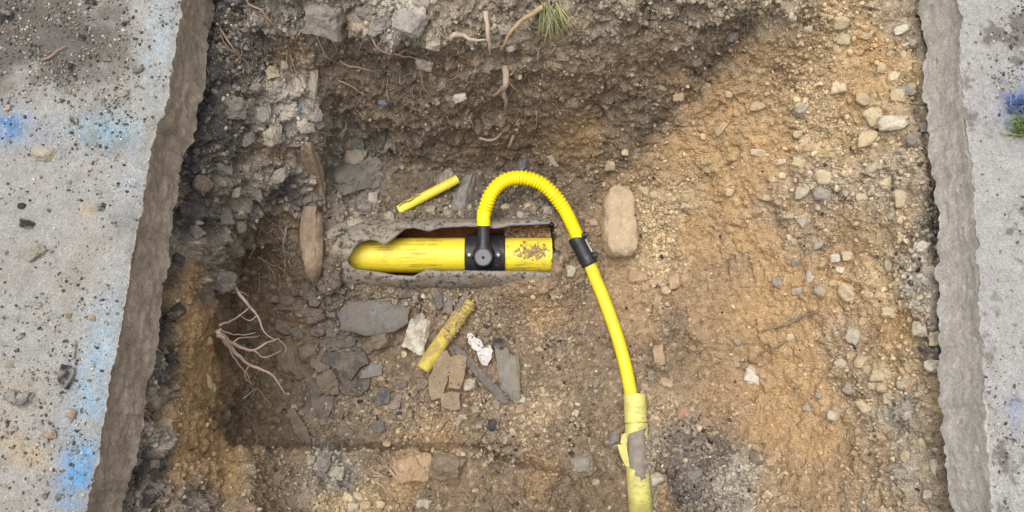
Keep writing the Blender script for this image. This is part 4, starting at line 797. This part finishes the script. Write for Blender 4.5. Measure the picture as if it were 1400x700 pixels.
# ------------------------------------------------------------------ black tapping tee on the main
def tee():
    a = math.radians(17); wv_ = np.array([0, -math.sin(a), math.cos(a)]); qv = np.array([0, math.cos(a), math.sin(a)]); ex = np.array([1.0, 0, 0])
    xc = px_x(661.5, 0.08); org = np.array([xc, YM, ZM]); root = empty('tapping_tee', org); tag(root, 'black plastic tapping tee saddle clamped on the thick yellow main', 'pipe fitting')
    xa, xb = px_x(636, 0.04)-xc, px_x(690.5, 0.04)-xc
    L = lambda x, q, w: ex*x+qv*q+wv_*w
    th = np.linspace(math.radians(-112), math.radians(112), 60); prof = [(xa, 0.0478), (xa, 0.0535), (xa+0.003, 0.0565), (xa+0.016, 0.0575), (xa+0.02, 0.0595), (xb-0.02, 0.0595), (xb-0.016, 0.0575), (xb-0.003, 0.0565), (xb, 0.0535), (xb, 0.0478)]
    V = [L(x, r*math.sin(t), r*math.cos(t)) for x, r in prof for t in th]; F = [tuple(f) for f in grid_faces(len(prof), 60)]
    me = mesh_py('saddle', V, F); me.set_sharp_from_angle(angle=math.radians(35)); obj('saddle', me, 'black', root)
    def lathe(name, pr, o0, ax, mat, parent, seg=36):
        ax = ax/np.linalg.norm(ax); e1 = np.cross(ax, [1, 0, 0]) if abs(ax[0]) < 0.8 else np.cross(ax, [0, 1, 0]); e1 /= np.linalg.norm(e1); e2 = np.cross(ax, e1)
        an = np.linspace(0, 2*math.pi, seg, endpoint=False)
        V = [o0+ax*h+r*(math.cos(t)*e1+math.sin(t)*e2) for r, h in pr for t in an]; F = [tuple(f) for f in grid_faces(len(pr), seg, True)]+[tuple(range((len(pr)-1)*seg, len(pr)*seg))]
        me = mesh_py(name, V, F); me.set_sharp_from_angle(angle=math.radians(35)); return obj(name, me, mat, parent)
    lathe('stack', [(0.037, 0.05), (0.031, 0.058), (0.0255, 0.066), (0.0245, 0.09), (0.0235, 0.1)], L(0, 0, 0), wv_, 'black', root)
    cap = lathe('cap', [(0.0215, 0.098), (0.0215, 0.108), (0.0195, 0.1105)], L(0, 0, 0), wv_, 'cap', root)
    lathe('socket', [(0.0042, 0.1102), (0.0042, 0.1112)], L(0, 0, 0), wv_, 'dark', cap, 6)
    lathe('outlet', [(0.0235, 0.0), (0.0225, 0.022), (0.0165, 0.034), (0.0155, 0.05), (0.0155, 0.095)], L(0, 0, 0.078), qv, 'black', root)
    for sx in (-1, 1):
        b_ = lathe('screw_boss', [(0.0115, 0.056), (0.0115, 0.0665), (0.009, 0.068)], L(sx*0.038, 0.004, 0), wv_, 'black', root, 20)
        lathe('screw', [(0.0045, 0.067), (0.0045, 0.0692), (0.003, 0.0698)], L(sx*0.038, 0.004, 0), wv_, 'metal', b_, 10)
    # grey bar-code plate on the near flank
    th = np.linspace(math.radians(-71), math.radians(-52), 6); V = [L(x, r*math.sin(t), r*math.cos(t)) for r in (0.0585, 0.0612) for x in (xa+0.002, xa+0.036) for t in th]
    F = [tuple(f) for f in grid_faces(2, 6)]+[tuple(i+12 for i in f) for f in grid_faces(2, 6)]
    for i in range(5): F += [(i, i+1, i+13, i+12), (6+i, 6+i+1, 18+i+1, 18+i)]
    F += [(0, 6, 18, 12), (5, 11, 23, 17)]
    lab = obj('label_plate', mesh_py('label_plate', V, F, False), 'white', root)
    for k in range(7):
        x = xa+0.006+k*0.0038; V = [L(x+d, 0.0616*math.sin(t), 0.0616*math.cos(t)) for d in (0, 0.0013+0.0008*(k % 2)) for t in (math.radians(-69), math.radians(-58))]
        obj('code_bar', mesh_py('code_bar', V, [(0, 1, 3, 2)], False), 'dark', lab)
    # clamp strap bar along the near side
    v, f = tube_vf(np.array([L(xa-0.002, -0.0575, 0.012), L(xb+0.014, -0.0575, 0.012)]), 0.004, 8); obj('clamp_bar', mesh_py('clamp_bar', v, f), 'metal', root)
    for c in list(root.children): pass
    return org+L(0, 0.093, 0.078), qv
tip, qdir = tee()

# ------------------------------------------------------------------ hose, coupler, service pipe, duct
hp = [(663, 287, .113), (670, 267, .124), (683, 251, .13), (700, 243.5, .13), (720, 243.5, .124), (740, 251, .113), (757, 266, .1), (772, 287, .084), (783, 309, .068), (791, 327, .056)]
HX = catmull(np.vstack([tip-qdir*0.012, tip+qdir*0.012]+[at(p[0], p[1], p[2]+0.016*sstep(330, 255, p[1])) for p in hp]), 760)
s = np.concatenate([[0], np.cumsum(np.linalg.norm(np.diff(HX, axis=0), axis=1))]); tot = s[-1]
rib = sstep(0.024, 0.034, s)*(1-sstep(tot-0.115, tot-0.085, s)); ph = np.abs(((s/0.0098) % 1)-0.5)*2
HR = 0.0172+rib*(0.0024*sstep(0.2, 0.75, ph)-0.0002)+0.0006*(1-rib)
v, f = tube_vf(HX, HR, 28); ho = obj('corrugated_hose', mesh_py('corrugated_hose', v, f), 'hose'); tag(ho, 'bright yellow corrugated hose arching up from the black tee', 'hose')

zc0, zc1 = 0.054, surf(807, 362)[0][2]+0.016
ca, cb = at(787, 323.5, zc0), at(806.5, 362, zc1)
def coupler():
    X = catmull([ca, cb], 30); t = np.linspace(0, 1, 30); R = np.full(30, 0.0232); R[0] = R[-1] = 0.0205; R[1] = R[-2] = 0.0228; R[8:22] = 0.0226; org = (ca+cb)/2
    root = empty('coupler', org); tag(root, 'short black electrofusion coupler joining hose and service pipe', 'pipe fitting')
    v, f = tube_vf(X, R, 32); me = mesh_py('sleeve', v-org, f); me.set_sharp_from_angle(angle=math.radians(40)); obj('sleeve', me, 'black', root)
    ax = (cb-ca)/np.linalg.norm(cb-ca); side = np.cross(ax, [0, 0, 1.0]); side = -side/np.linalg.norm(side) if side[1] < 0 and False else side/np.linalg.norm(side)
    if side[0] < 0: side = -side
    up = np.cross(side, ax); up = up if up[2] > 0 else -up
    dirn = side*0.72+up*0.69
    for q in (0.08, 0.80):
        b0 = ca+(cb-ca)*q+dirn*0.018-org; v, f = tube_vf(np.array([b0, b0+dirn*0.008, b0+dirn*0.014, b0+dirn*0.0145]), [0.0085, 0.0082, 0.0078, 0.006], 18); st = obj('terminal', mesh_py('terminal', v, f), 'black', root)
        v, f = tube_vf(np.array([b0+dirn*0.0135, b0+dirn*0.0155]), 0.0028, 10); obj('contact_pin', mesh_py('contact_pin', v, f), 'metal', st)
    tt = np.linspace(0.22, 0.66, 8); an = np.linspace(math.radians(22), math.radians(50), 6)
    V = [ca+(cb-ca)*q+0.0238*(math.cos(k)*side+math.sin(k)*up)-org for q in tt for k in an]; lb = obj('label_sticker', mesh_py('label_sticker', V, [tuple(x) for x in grid_faces(8, 6)]), 'white', root)
    for q in np.linspace(0.27, 0.5, 6):
        V = [ca+(cb-ca)*(q+d)-org+0.0242*(math.cos(k)*side+math.sin(k)*up) for d in (0, 0.016) for k in (math.radians(26), math.radians(44))]; obj('code_bar', mesh_py('code_bar', V, [(0, 1, 3, 2)], False), 'dark', lb)
coupler()
sp = [(806, 361), (814, 381), (824, 405), (837, 440), (848, 474), (856, 505), (862, 535), (865, 550), (866, 580)]
def surfz(u, v): return float(np.mean([surf(u+a, v+b)[0][2] for a in (-6, 0, 6) for b in (-5, 5)]))
sz = [zc1]+[surfz(a, b)+0.012 for a, b in sp[1:6]]+[surfz(862, 535)+0.018, surfz(866, 550)+0.018, surfz(866, 580)+0.018]
SX = catmull([at(a, b, z) for (a, b), z in zip(sp, sz)], 160); v, f = tube_vf(SX, 0.0172, 24); so = obj('service_pipe', mesh_py('service_pipe', v, f), 'service'); tag(so, 'slim smooth yellow service pipe running from coupler into pale duct', 'pipe')

def duct():
    zz = sz[-1]+0.004; dz = lambda u, v: max(zz, surfz(u, v)+0.012); A = [at(867.5, 539, zz+0.001), at(870, 590, dz(870, 590)), at(872, 645, dz(872, 645)), at(876, 700, dz(876, 700)+0.004), at(878, 740, dz(878, 740)), at(880, 780, dz(880, 760))]
    n = 150; X = catmull(A, n); T, N, B = frames(X); ro, ri, nth = 0.0295, 0.0255, 56; org = X[0]
    root = empty('duct', org); tag(root, 'pale yellow duct sleeve broken open, swallowing the slim service pipe', 'pipe')
    _, vpx, _ = proj(X)
    hi = interp1([(520, 0), (577, 0.0), (579, 1.5), (586, 1.25), (594, 0.8), (600, 1.2), (620, 1.5), (645, 1.5), (652, 0.6), (657, 0.75), (662, 0.1), (664, 0.0), (800, 0)])    # opening towards the right
    lo = interp1([(520, 0), (577, 0.0), (579, -1.2), (586, -0.9), (594, 0.9), (602, 1.4), (620, 1.5), (640, 1.2), (648, 0.3), (654, 0.5), (658, -0.02), (800, 0)])                               # opening towards the left
    vo, vi = [], []
    for i in range(n):
        h = float(hi(vpx[i])); l = float(lo(vpx[i])); j = 0.12*float(fbm(np.array([i/5.0, 1, 2]), 1.0, 2)) if h+l > 0.1 else 0
        th = np.linspace(-l+j*0.5 if h+l > 0.1 else 0.0, 0, 1)
        t0 = h+j if h+l > 0.1 else 0.002; t1 = 2*math.pi-(l+j if h+l > 0.1 else 0.002); th = np.linspace(t0, t1, nth)
        R_ = np.full(nth, ro)+0.0005*fbm(np.stack([np.full(nth, i/8.0), np.cos(th), np.sin(th)], -1), 1.0, 2)
        side = B[i] if B[i, 0] > 0 else -B[i]
        d = np.cos(th)[:, None]*N[i]+np.sin(th)[:, None]*side
        vo.append(X[i]+d*R_[:, None]); vi.append(X[i]+d*ri)
    no = n*nth; Fo = [tuple(q) for q in grid_faces(n, nth)]; F = Fo+[tuple(k+no for k in q)[::-1] for q in Fo]
    for i in range(n-1):
        for k in (0, nth-1): F.append((i*nth+k, (i+1)*nth+k, no+(i+1)*nth+k, no+i*nth+k))
    for i in (0, n-1):
        for k in range(nth-1): F.append((i*nth+k, i*nth+k+1, no+i*nth+k+1, no+i*nth+k))
    me = mesh_py('sleeve', np.vstack([np.array(vo).reshape(-1, 3), np.array(vi).reshape(-1, 3)])-org, F); me.set_sharp_from_angle(angle=math.radians(40)); obj('sleeve', me, 'duct', root)
    k0 = int(np.argmin(abs(vpx-584))); k1 = int(np.argmin(abs(vpx-700))); v, f = tube_vf(X[k0:k1], 0.0245, 28); obj('lining', mesh_py('lining', v-org, f), 'lining', root)
    for pts in ([(850, 594), (857, 591), (858, 605), (853, 609), (848, 605)], [(844, 608), (856, 607), (859, 624), (861, 640), (855, 637), (848, 622)], [(858, 626), (863, 624), (862, 645), (866, 655), (859, 646), (856, 636)]):
        pts = np.array(pts, float); c = pts.mean(0); zb = zz+0.004; V = []
        for dz in (0.002, -0.002):
            for p in pts: V.append(at(p[0], p[1], zb+dz+0.010*((p[0]-c[0])/8)))
        k = len(pts); F = [tuple(range(k))[::-1], tuple(range(k, 2*k))]+[(i, (i+1) % k, k+(i+1) % k, k+i) for i in range(k)]
        obj('torn_flap', mesh_py('torn_flap', np.array(V)-org, F, False), 'duct', root)
duct()
# soil heaped against the duct's right flank so that it lies bedded
def heap():
    n = 1500; v = rng.uniform(585, 720, n); u = interp1([(585, 892), (605, 886), (640, 883), (700, 888), (720, 892)])(v)+rng.normal(0, 6, n); P = np.stack([surf(a, b)[0] for a, b in zip(u, v)])
    P[:, 2] += rng.uniform(0, 0.03, n)*np.exp(-((u-883)/6)**2)
    crumbs('heaped_gravel', P, np.tile([0, 0, 1.0], (n, 1)), 0.002+0.006*rng.random(n)**2.5, lin((150, 138, 122))*rng.uniform(0.5, 1.3, (n, 1)), 'grey gravel heaped along the flank of the pale duct', 'gravel', 0.2)
heap()

def offcut():
    a, b = at(545, 287, 0.052), at(626, 244.5, 0.066); v, f = pipe_vf(catmull([a, b], 60), 0.0128, 0.0108, 24); V0 = (a+b)/2
    d = np.linalg.norm(v-a, axis=1); crush = 1-sstep(0.0, 0.07, d); ax = (b-a)/np.linalg.norm(b-a); rel = v-a-((v-a)@ax)[:, None]*ax; v = v-rel*np.array([0, 0, 0.45])*crush[:, None]
    me = mesh_py('pipe_offcut', v-V0, f); me.set_sharp_from_angle(angle=math.radians(40)); o = obj('pipe_offcut', me, 'offcut'); o.location = V0; tag(o, 'thin clean yellow pipe offcut leaning on a grey stone', 'pipe offcut')
    P = [a+(b-a)*t for t in (0.02, 0.12, 0.22, 0.31, 0.40)]; off = [0.004, 0.008, 0.003, 0.006, 0.004]
    sd_ = np.cross(ax, [0, 0, 1.0]); sd_ = -sd_/np.linalg.norm(sd_) if np.cross(ax, [0, 0, 1.0])[1] < 0 else sd_/np.linalg.norm(sd_)
    X = catmull([p+np.array([0, 0, 0.0118])*(1 if k > 1 else 0.62)+sd_*w for k, (p, w) in enumerate(zip(P, off))], 24); v, f = tube_vf(X, 0.0012*np.sin(np.linspace(0.4, 2.9, 24))+0.0006, 6); obj('crack', mesh_py('crack', v-V0, f), 'rust', o)
offcut()
def muddy():
    za, zb = surfz(578, 505)+0.016, surfz(640, 418)+0.012; a, b = at(578, 505, za), at(642, 412, zb); n = 70; X = catmull([a, b], n); v, f = pipe_vf(X, 0.0205, 0.0175, 28); V0 = (a+b)/2
    v = v+fbm(v, 0.03, 3)[:, None]*0.0015
    me = mesh_py('muddy_pipe', v-V0, f); me.set_sharp_from_angle(angle=math.radians(40)); o = obj('muddy_pipe', me, 'dirty'); o.location = V0; tag(o, 'mud-caked yellow pipe stub lying in the rubble', 'pipe offcut')
    m = 260; t = 0.45+0.6*rng.random(m); th = rng.normal(0.3, 0.6, m); T, N, B = frames(X); N0_ = N[0]; B0 = B[0]; Nn = np.cos(th)[:, None]*N0_+np.sin(th)[:, None]*B0
    P = a+(b-a)*t[:, None]+Nn*0.0205; crumbs('caked_mud', P, Nn, 0.001+0.004*rng.random(m)**2.5, lin((156, 134, 104))*rng.uniform(0.6, 1.2, (m, 1)), 'mud and grit caked on the end of the yellow pipe stub', 'mud', 0.1)
muddy()

# ------------------------------------------------------------------ wood
def wood(name, path, zo, w, label, seed, t=0.7):
    X = catmull([surf(u, v)[0]+np.array([0, 0, z]) for (u, v), z in zip(path, zo)], 60); X[:, 2] = np.convolve(np.pad(X[:, 2], 8, 'edge'), np.ones(17)/17, 'valid')
    T, N, B = frames(X); seg = 22; r = np.random.default_rng(seed); prof = np.clip(1+0.26*r.normal(size=seg), 0.55, 1.45); prof = 0.65*prof+0.35*np.roll(prof, 1); a = np.linspace(0, 2*math.pi, seg, endpoint=False); V = []
    for i in range(60):
        s = i/59; W_ = np.interp(s, np.linspace(0, 1, len(w)), w)*0.001
        rr = W_*prof*(1+0.10*np.sin(5*s+a*2))
        spl = np.where(np.sin(a*3+seed) > 0.2, 1, 1-0.75*sstep(0.7, 0.96, s))*np.where(np.cos(a*4+seed) > -0.2, 1, 1-0.5*(1-sstep(0, 0.12, s)))
        rr = rr*spl
        side = B[i] if B[i, 0] > 0 else -B[i]
        upn = np.cross(T[i], side); upn = upn if upn[2] > 0 else -upn
        V += [X[i]+rr[k]*(math.cos(a[k])*side+t*math.sin(a[k])*upn) for k in range(seg)]
    V = np.array(V); V += (fbm(V*[1, 0.22, 1]+seed, 0.012, 4, 0.65)*0.0045)[:, None]; V0 = V.mean(0)
    F = [tuple(f) for f in grid_faces(60, seg, True)]+[tuple(range(seg))[::-1], tuple(range(59*seg, 60*seg))]
    o = obj(name, mesh_py(name, V-V0, F), 'wood'); o.location = V0; tag(o, label, 'wood')
wood('wood_stake', [(428, 286), (428, 325), (430, 362), (432, 400)], (.025, .03, .03, .02), (20, 22, 19, 15, 5), 'broken brown wooden stake pointing down at the broken pipe', 3)
wood('wood_splinter', [(420, 196), (430, 226), (440, 258), (447, 292)], (.02, .028, .028, .014), (13, 20, 19, 15, 5), 'reddish brown wood splinter in the rubble above the stake', 5)

# ------------------------------------------------------------------ roots
def root(branches, mat, label, group=None, name='root', z=None):
    parts = []
    for pts, r0 in branches:
        W = []
        for q in pts:
            if len(q) == 3 and q[2] > 0.0 and z == 'abs': W.append(at(q[0], q[1], q[2]))
            else: W.append(surf(q[0], q[1])[0]+surf_s(q[0], q[1])[1]*(q[2] if len(q) == 3 else 0.004))
        X = catmull(W, max(12, 7*len(W))); X = X+np.stack([fbm(X+k*7, 0.03, 2) for k in range(3)], -1)*0.004
        R_ = r0*(1-0.75*np.linspace(0, 1, len(X))**1.3)*(1+0.18*fbm(X, 0.012, 2)); parts.append(tube_vf(X, R_, 7))
    v, f = join_vf(parts); V0 = v.mean(0); o = obj(name, mesh_py(name, v-V0, f), mat); o.location = V0; tag(o, label, 'root', group)
root([([(297, 452, .30), (318, 470, .22), (345, 479, .17), (362, 470, .15), (382, 462, .12)], .0055), ([(298, 456, .29), (318, 478, .21), (340, 498, .15), (370, 511, .10), (388, 537, .06)], .006), ([(317, 386, .2), (333, 410, .19), (352, 432, .16), (362, 455, .14), (378, 464, .12)], .0045),
    ([(300, 444, .29), (320, 436, .22), (340, 420, .19), (330, 404, .19)], .003), ([(305, 460, .28), (322, 492, .18), (338, 512, .12), (345, 535, .06)], .0028), ([(345, 479, .17), (362, 488, .14), (385, 480, .11)], .0022), ([(340, 498, .15), (335, 515, .12), (348, 528, .08)], .0018), ([(380, 462, .12), (390, 475, .09), (384, 490, .06)], .0018), ([(300, 450, .3), (322, 458, .22), (350, 455, .18)], .0025), ([(315, 470, .23), (330, 462, .2), (356, 460, .15)], .002), ([(352, 432, .16), (340, 438, .17), (325, 430, .2)], .0018)],
    'cluster', 'pale branching root cluster hanging over the dark corner', z='abs', name='root_cluster')
root([([(430, 548), (345, 535, .01), (362, 545, .006)], .0016), ([(330, 545, .01), (345, 532, .012), (362, 545, .01), (375, 560, .006)], .0022), ([(345, 532, .01), (340, 545, .006)], .0014)][1:], 'palroot', 'thin pale rootlet looping in the dark corner below the root cluster')
root([([(425, 22), (446, 38, .012), (458, 52, .012), (466, 74, .008)], .003), ([(433, 40), (442, 65, .01), (452, 78, .008), (474, 90, .006)], .002)], 'palroot', 'forked pale root beside the big grey stone in the soil wall')
root([([(465, 82), (480, 86, .012), (500, 90, .012), (514, 95, .006)], .0036)], 'palroot', 'short pale root lying in the hollow of the soil wall')
root([([(463, 108), (482, 112, .012), (496, 122, .012), (505, 128, .004)], .0022)], 'palroot', 'thin curved root under the hollow of the soil wall')
root([([(505, 38), (497, 55, .02), (492, 66, .02), (491, 77, .012)], .0036), ([(505, 42), (522, 58, .018), (545, 68, .015), (583, 77, .01)], .003), ([(538, 66, .014), (540, 80, .01), (544, 86, .006)], .0024), ([(520, 55, .014), (528, 40, .012), (524, 34, .006)], .002), ([(545, 68, .012), (560, 62, .012), (575, 74, .01)], .0018)], 'root', 'tangle of brown roots along the top of the soil wall')
root([([(578, 92, .02), (580, 108, .016), (590, 128, .012), (597, 146, .01), (586, 170, .008)], .0024)], 'root', 'long thin root dangling down the middle of the soil wall')
root([([(616, 52), (622, 40, .02), (635, 38, .024), (648, 46, .024), (666, 48, .018)], .0066), ([(664, 14), (668, 35, .024), (670, 52, .024), (670, 68, .014)], .0062)], 'palroot', 'thick knobbly pale root bent over the soil wall')
root([([(690, 88), (692, 104, .022), (684, 116, .02), (675, 126, .01)], .0085), ([(688, 112, .02), (692, 130, .02), (691, 150, .01)], .006), ([(694, 95, .02), (701, 112, .014), (708, 124, .008)], .003)], 'palroot', 'stubby forked pale root in the middle of the soil wall')
root([([(742, 2, .03), (716, 14, .04), (699, 32, .035), (690, 52, .025), (685, 70, .012)], .0058)], 'straw', 'bent straw-coloured root hanging beside the grass tuft')
root([([(347, 0, .02), (358, 20, .02), (370, 38, .01)], .003), ([(356, 18, .02), (372, 22, .014), (384, 38, .01), (398, 70, .008)], .002)], 'root', 'brown root hanging from the top of the rubble wall')
root([([(304, 40, .012), (318, 62, .022), (330, 78, .022), (344, 94, .01)], .003), ([(305, 48, .012), (312, 64, .02), (328, 78, .02), (326, 88, .012)], .002)], 'root', 'forked brown twig lying on the black rubble')
root([([(276, 84, .012), (281, 92, .014), (285, 102, .008)], .0022)], 'root', 'tiny twig stuck in the black rubble under the pavement edge')
root([([(391, 305, .02), (394, 330, .022), (398, 352, .02), (393, 380, .012)], .0022), ([(346, 346, .02), (362, 356, .02), (384, 362, .02), (396, 356, .012)], .0018), ([(366, 356, .016), (376, 372, .014), (380, 386, .008)], .0014), ([(395, 340, .02), (404, 346, .012)], .0012), ([(330, 350, .02), (346, 338, .014), (352, 334, .01)], .0014), ([(386, 364, .016), (402, 378, .012)], .0012), ([(350, 372, .014), (346, 385, .01), (352, 398, .006)], .0012)], 'palroot', 'fine rootlets spreading in the hollow beside the wooden stake')
root([([(455, 182, .02), (468, 170, .02), (476, 156, .014)], .0022), ([(428, 176, .014), (445, 180, .018), (458, 180, .012)], .0016)], 'palroot', 'short pale rootlet across the gap beside the rubble wall')
root([([(530, 118, .012), (533, 132, .012), (538, 145, .006)], .003), ([(530, 120, .01), (544, 117, .008)], .002)], 'root', 'small forked brown root end poking from the soil wall')
root([([(1122, 424, .012), (1098, 434, .012), (1070, 446, .01), (1036, 454, .006)], .0036), ([(1080, 442, .01), (1058, 448, .012), (1034, 458, .006)], .002)], 'root', 'brown root lying along the sandy bank, upper of two')
root([([(1076, 466, .01), (1060, 476, .012), (1044, 482, .01), (1032, 492, .005)], .0032)], 'root', 'brown root lying along the sandy bank, lower of two')
root([([(1082, 526, .006), (1092, 530, .008), (1100, 524, .004)], .0016)], 'straw', 'tiny straw rootlet on the bare sand face')
root([([(508, 646, .012), (520, 653, .018), (533, 660, .01)], .0036), ([(510, 652, .01), (524, 657, .014), (530, 664, .008)], .0026), ([(532, 644, .012), (540, 655, .016), (548, 660, .008)], .0036), ([(536, 640, .01), (545, 650, .014), (552, 658, .006)], .0024), ([(512, 662, .008), (524, 668, .01), (530, 676, .006)], .003)], 'palroot', 'shredded pale root fibres on the near ledge', name='root_fibres')
root([([(598, 590), (606, 582, .012), (614, 572, .01)], .004)], 'root', 'short brown twig on the gravel above the ledge')
root([([(655, 175, .012), (675, 178, .014), (697, 172, .008)], .0038)], 'palroot', 'flat whitish root sliver low on the soil wall')
root([([(703, 180, .012), (697, 190, .014), (694, 197, .006)], .0044)], 'straw', 'short reddish root stub low on the soil wall')
root([([(318, 400, .2), (328, 398, .2), (340, 405, .18)], .002)], 'palroot', 'short rootlet above the pale root cluster', z='abs')
root([([(60, 80), (72, 72), (84, 66)], .0026)], 'root', 'dry twig lying in the dirt on the pavement') if False else None
def slab_twig(pts, r, label, mat='root'):
    X = catmull([at(a, b, ZT+0.006) for a, b in pts], 24); v, f = tube_vf(X, r*(1-0.5*np.linspace(0, 1, 24)), 7); V0 = v.mean(0); o = obj('twig', mesh_py('twig', v-V0, f), mat); o.location = V0; tag(o, label, 'twig')
slab_twig([(58, 82), (68, 78), (78, 70), (90, 63)], .0028, 'dry bent twig on the dirty corner of the pavement')
slab_twig([(100, 490), (102, 478), (103, 464)], .0022, 'short straight twig on the clean pavement')


def rootlets():
    parts = []
    for i in range(120):
        if i < 85: u, v = random.uniform(440, 760), random.uniform(20, 185)
        elif i < 100: u, v = random.uniform(320, 440), random.uniform(20, 120)
        else: u, v = random.uniform(325, 410), random.uniform(290, 400)
        a = random.uniform(0.2, 2.9); L = random.uniform(5, 16); W_ = []
        for k in range(4):
            P, n = surf(u, v); W_.append(P+n*random.uniform(0.002, 0.012)); u += L*math.cos(a)*0.6; v += L*abs(math.sin(a)); a += random.uniform(-0.8, 0.8)
        X = catmull(W_, 14); parts.append(tube_vf(X, random.uniform(0.0007, 0.0016)*(1-0.6*np.linspace(0, 1, 14)), 5))
    v, f = join_vf(parts); V0 = v.mean(0); o = obj('rootlets', mesh_py('rootlets', v-V0, f), 'palroot'); o.location = V0; tag(o, 'hair-thin rootlets hanging all over the soil walls', 'roots', kind='stuff')
rootlets()
# ------------------------------------------------------------------ grass
def tuft(name, spots, n, hgt, cols, lean, label, blue=0.0, w=0.0022):
    V = []; F = []; C = []
    for i in range(n):
        (b, up) = spots(i); ang = random.uniform(0, 2*math.pi); L = hgt*random.uniform(0.5, 1.15); d = np.array([math.cos(ang), math.sin(ang), 0])*random.uniform(0.15, 0.9)+lean+up*0.7; d /= np.linalg.norm(d)
        sd_ = np.cross(d, [0.3, 0.2, 1.0]); sd_ /= np.linalg.norm(sd_)+1e-9; sag = np.array([0, 0, -1.0])*random.uniform(0.1, 0.5); c0 = lin(random.choice(cols))*random.uniform(0.7, 1.2); k0 = len(V); isb = random.random() < blue
        for k in range(5):
            t = k/4; P = b+d*L*t+sag*L*t*t; ww = w*(1-t**2*0.95)*random.uniform(0.8, 1.2); V += [P-sd_*ww, P+sd_*ww+np.array([0, 0, 0.0006])]
            c = c0 if not isb or t < 0.3 else lin((88, 108, 160)); C += [c, c]
        F += [(k0+2*k, k0+2*k+1, k0+2*k+3, k0+2*k+2) for k in range(4)]
    V = np.array(V); V0 = V.mean(0); o = obj(name, mesh_np(name, V-V0, np.array(F), np.array(C)), 'grass'); o.location = V0; tag(o, label, 'grass')
def sp1(i): P, n = surf_s(752+random.uniform(-14, 16), 8+random.uniform(-8, 6)); return P, n*0.6
tuft('grass_tuft', sp1, 70, 0.075, [(120, 128, 80), (150, 148, 104), (168, 156, 112), (96, 112, 60), (140, 136, 110)], np.array([0.25, -0.9, -0.1]), 'wilted green grass tuft drooping over the top of the soil wall', w=0.0013)
def sp2(i): return at(1396+random.uniform(-14, 18), 176+random.uniform(-12, 12), ZT), np.array([0, 0, 1.0])
tuft('grass_clump', sp2, 170, 0.05, [(92, 116, 62), (112, 134, 74), (82, 104, 56), (140, 146, 96)], np.array([-0.25, 0.0, 0.3]), 'bright green grass clump growing beside the pale kerb', 0.0, w=0.0012)
def sp3(i): return at(1394+random.uniform(-16, 18), 146+random.uniform(-12, 12), ZT), np.array([0, 0, 1.0])
tuft('grass_clump', sp3, 150, 0.045, [(92, 104, 142), (104, 120, 160), (120, 126, 150), (84, 94, 122)], np.array([-0.2, 0.2, 0.3]), 'grass clump sprayed with blue paint beside the pale kerb', 0.7, w=0.0012)
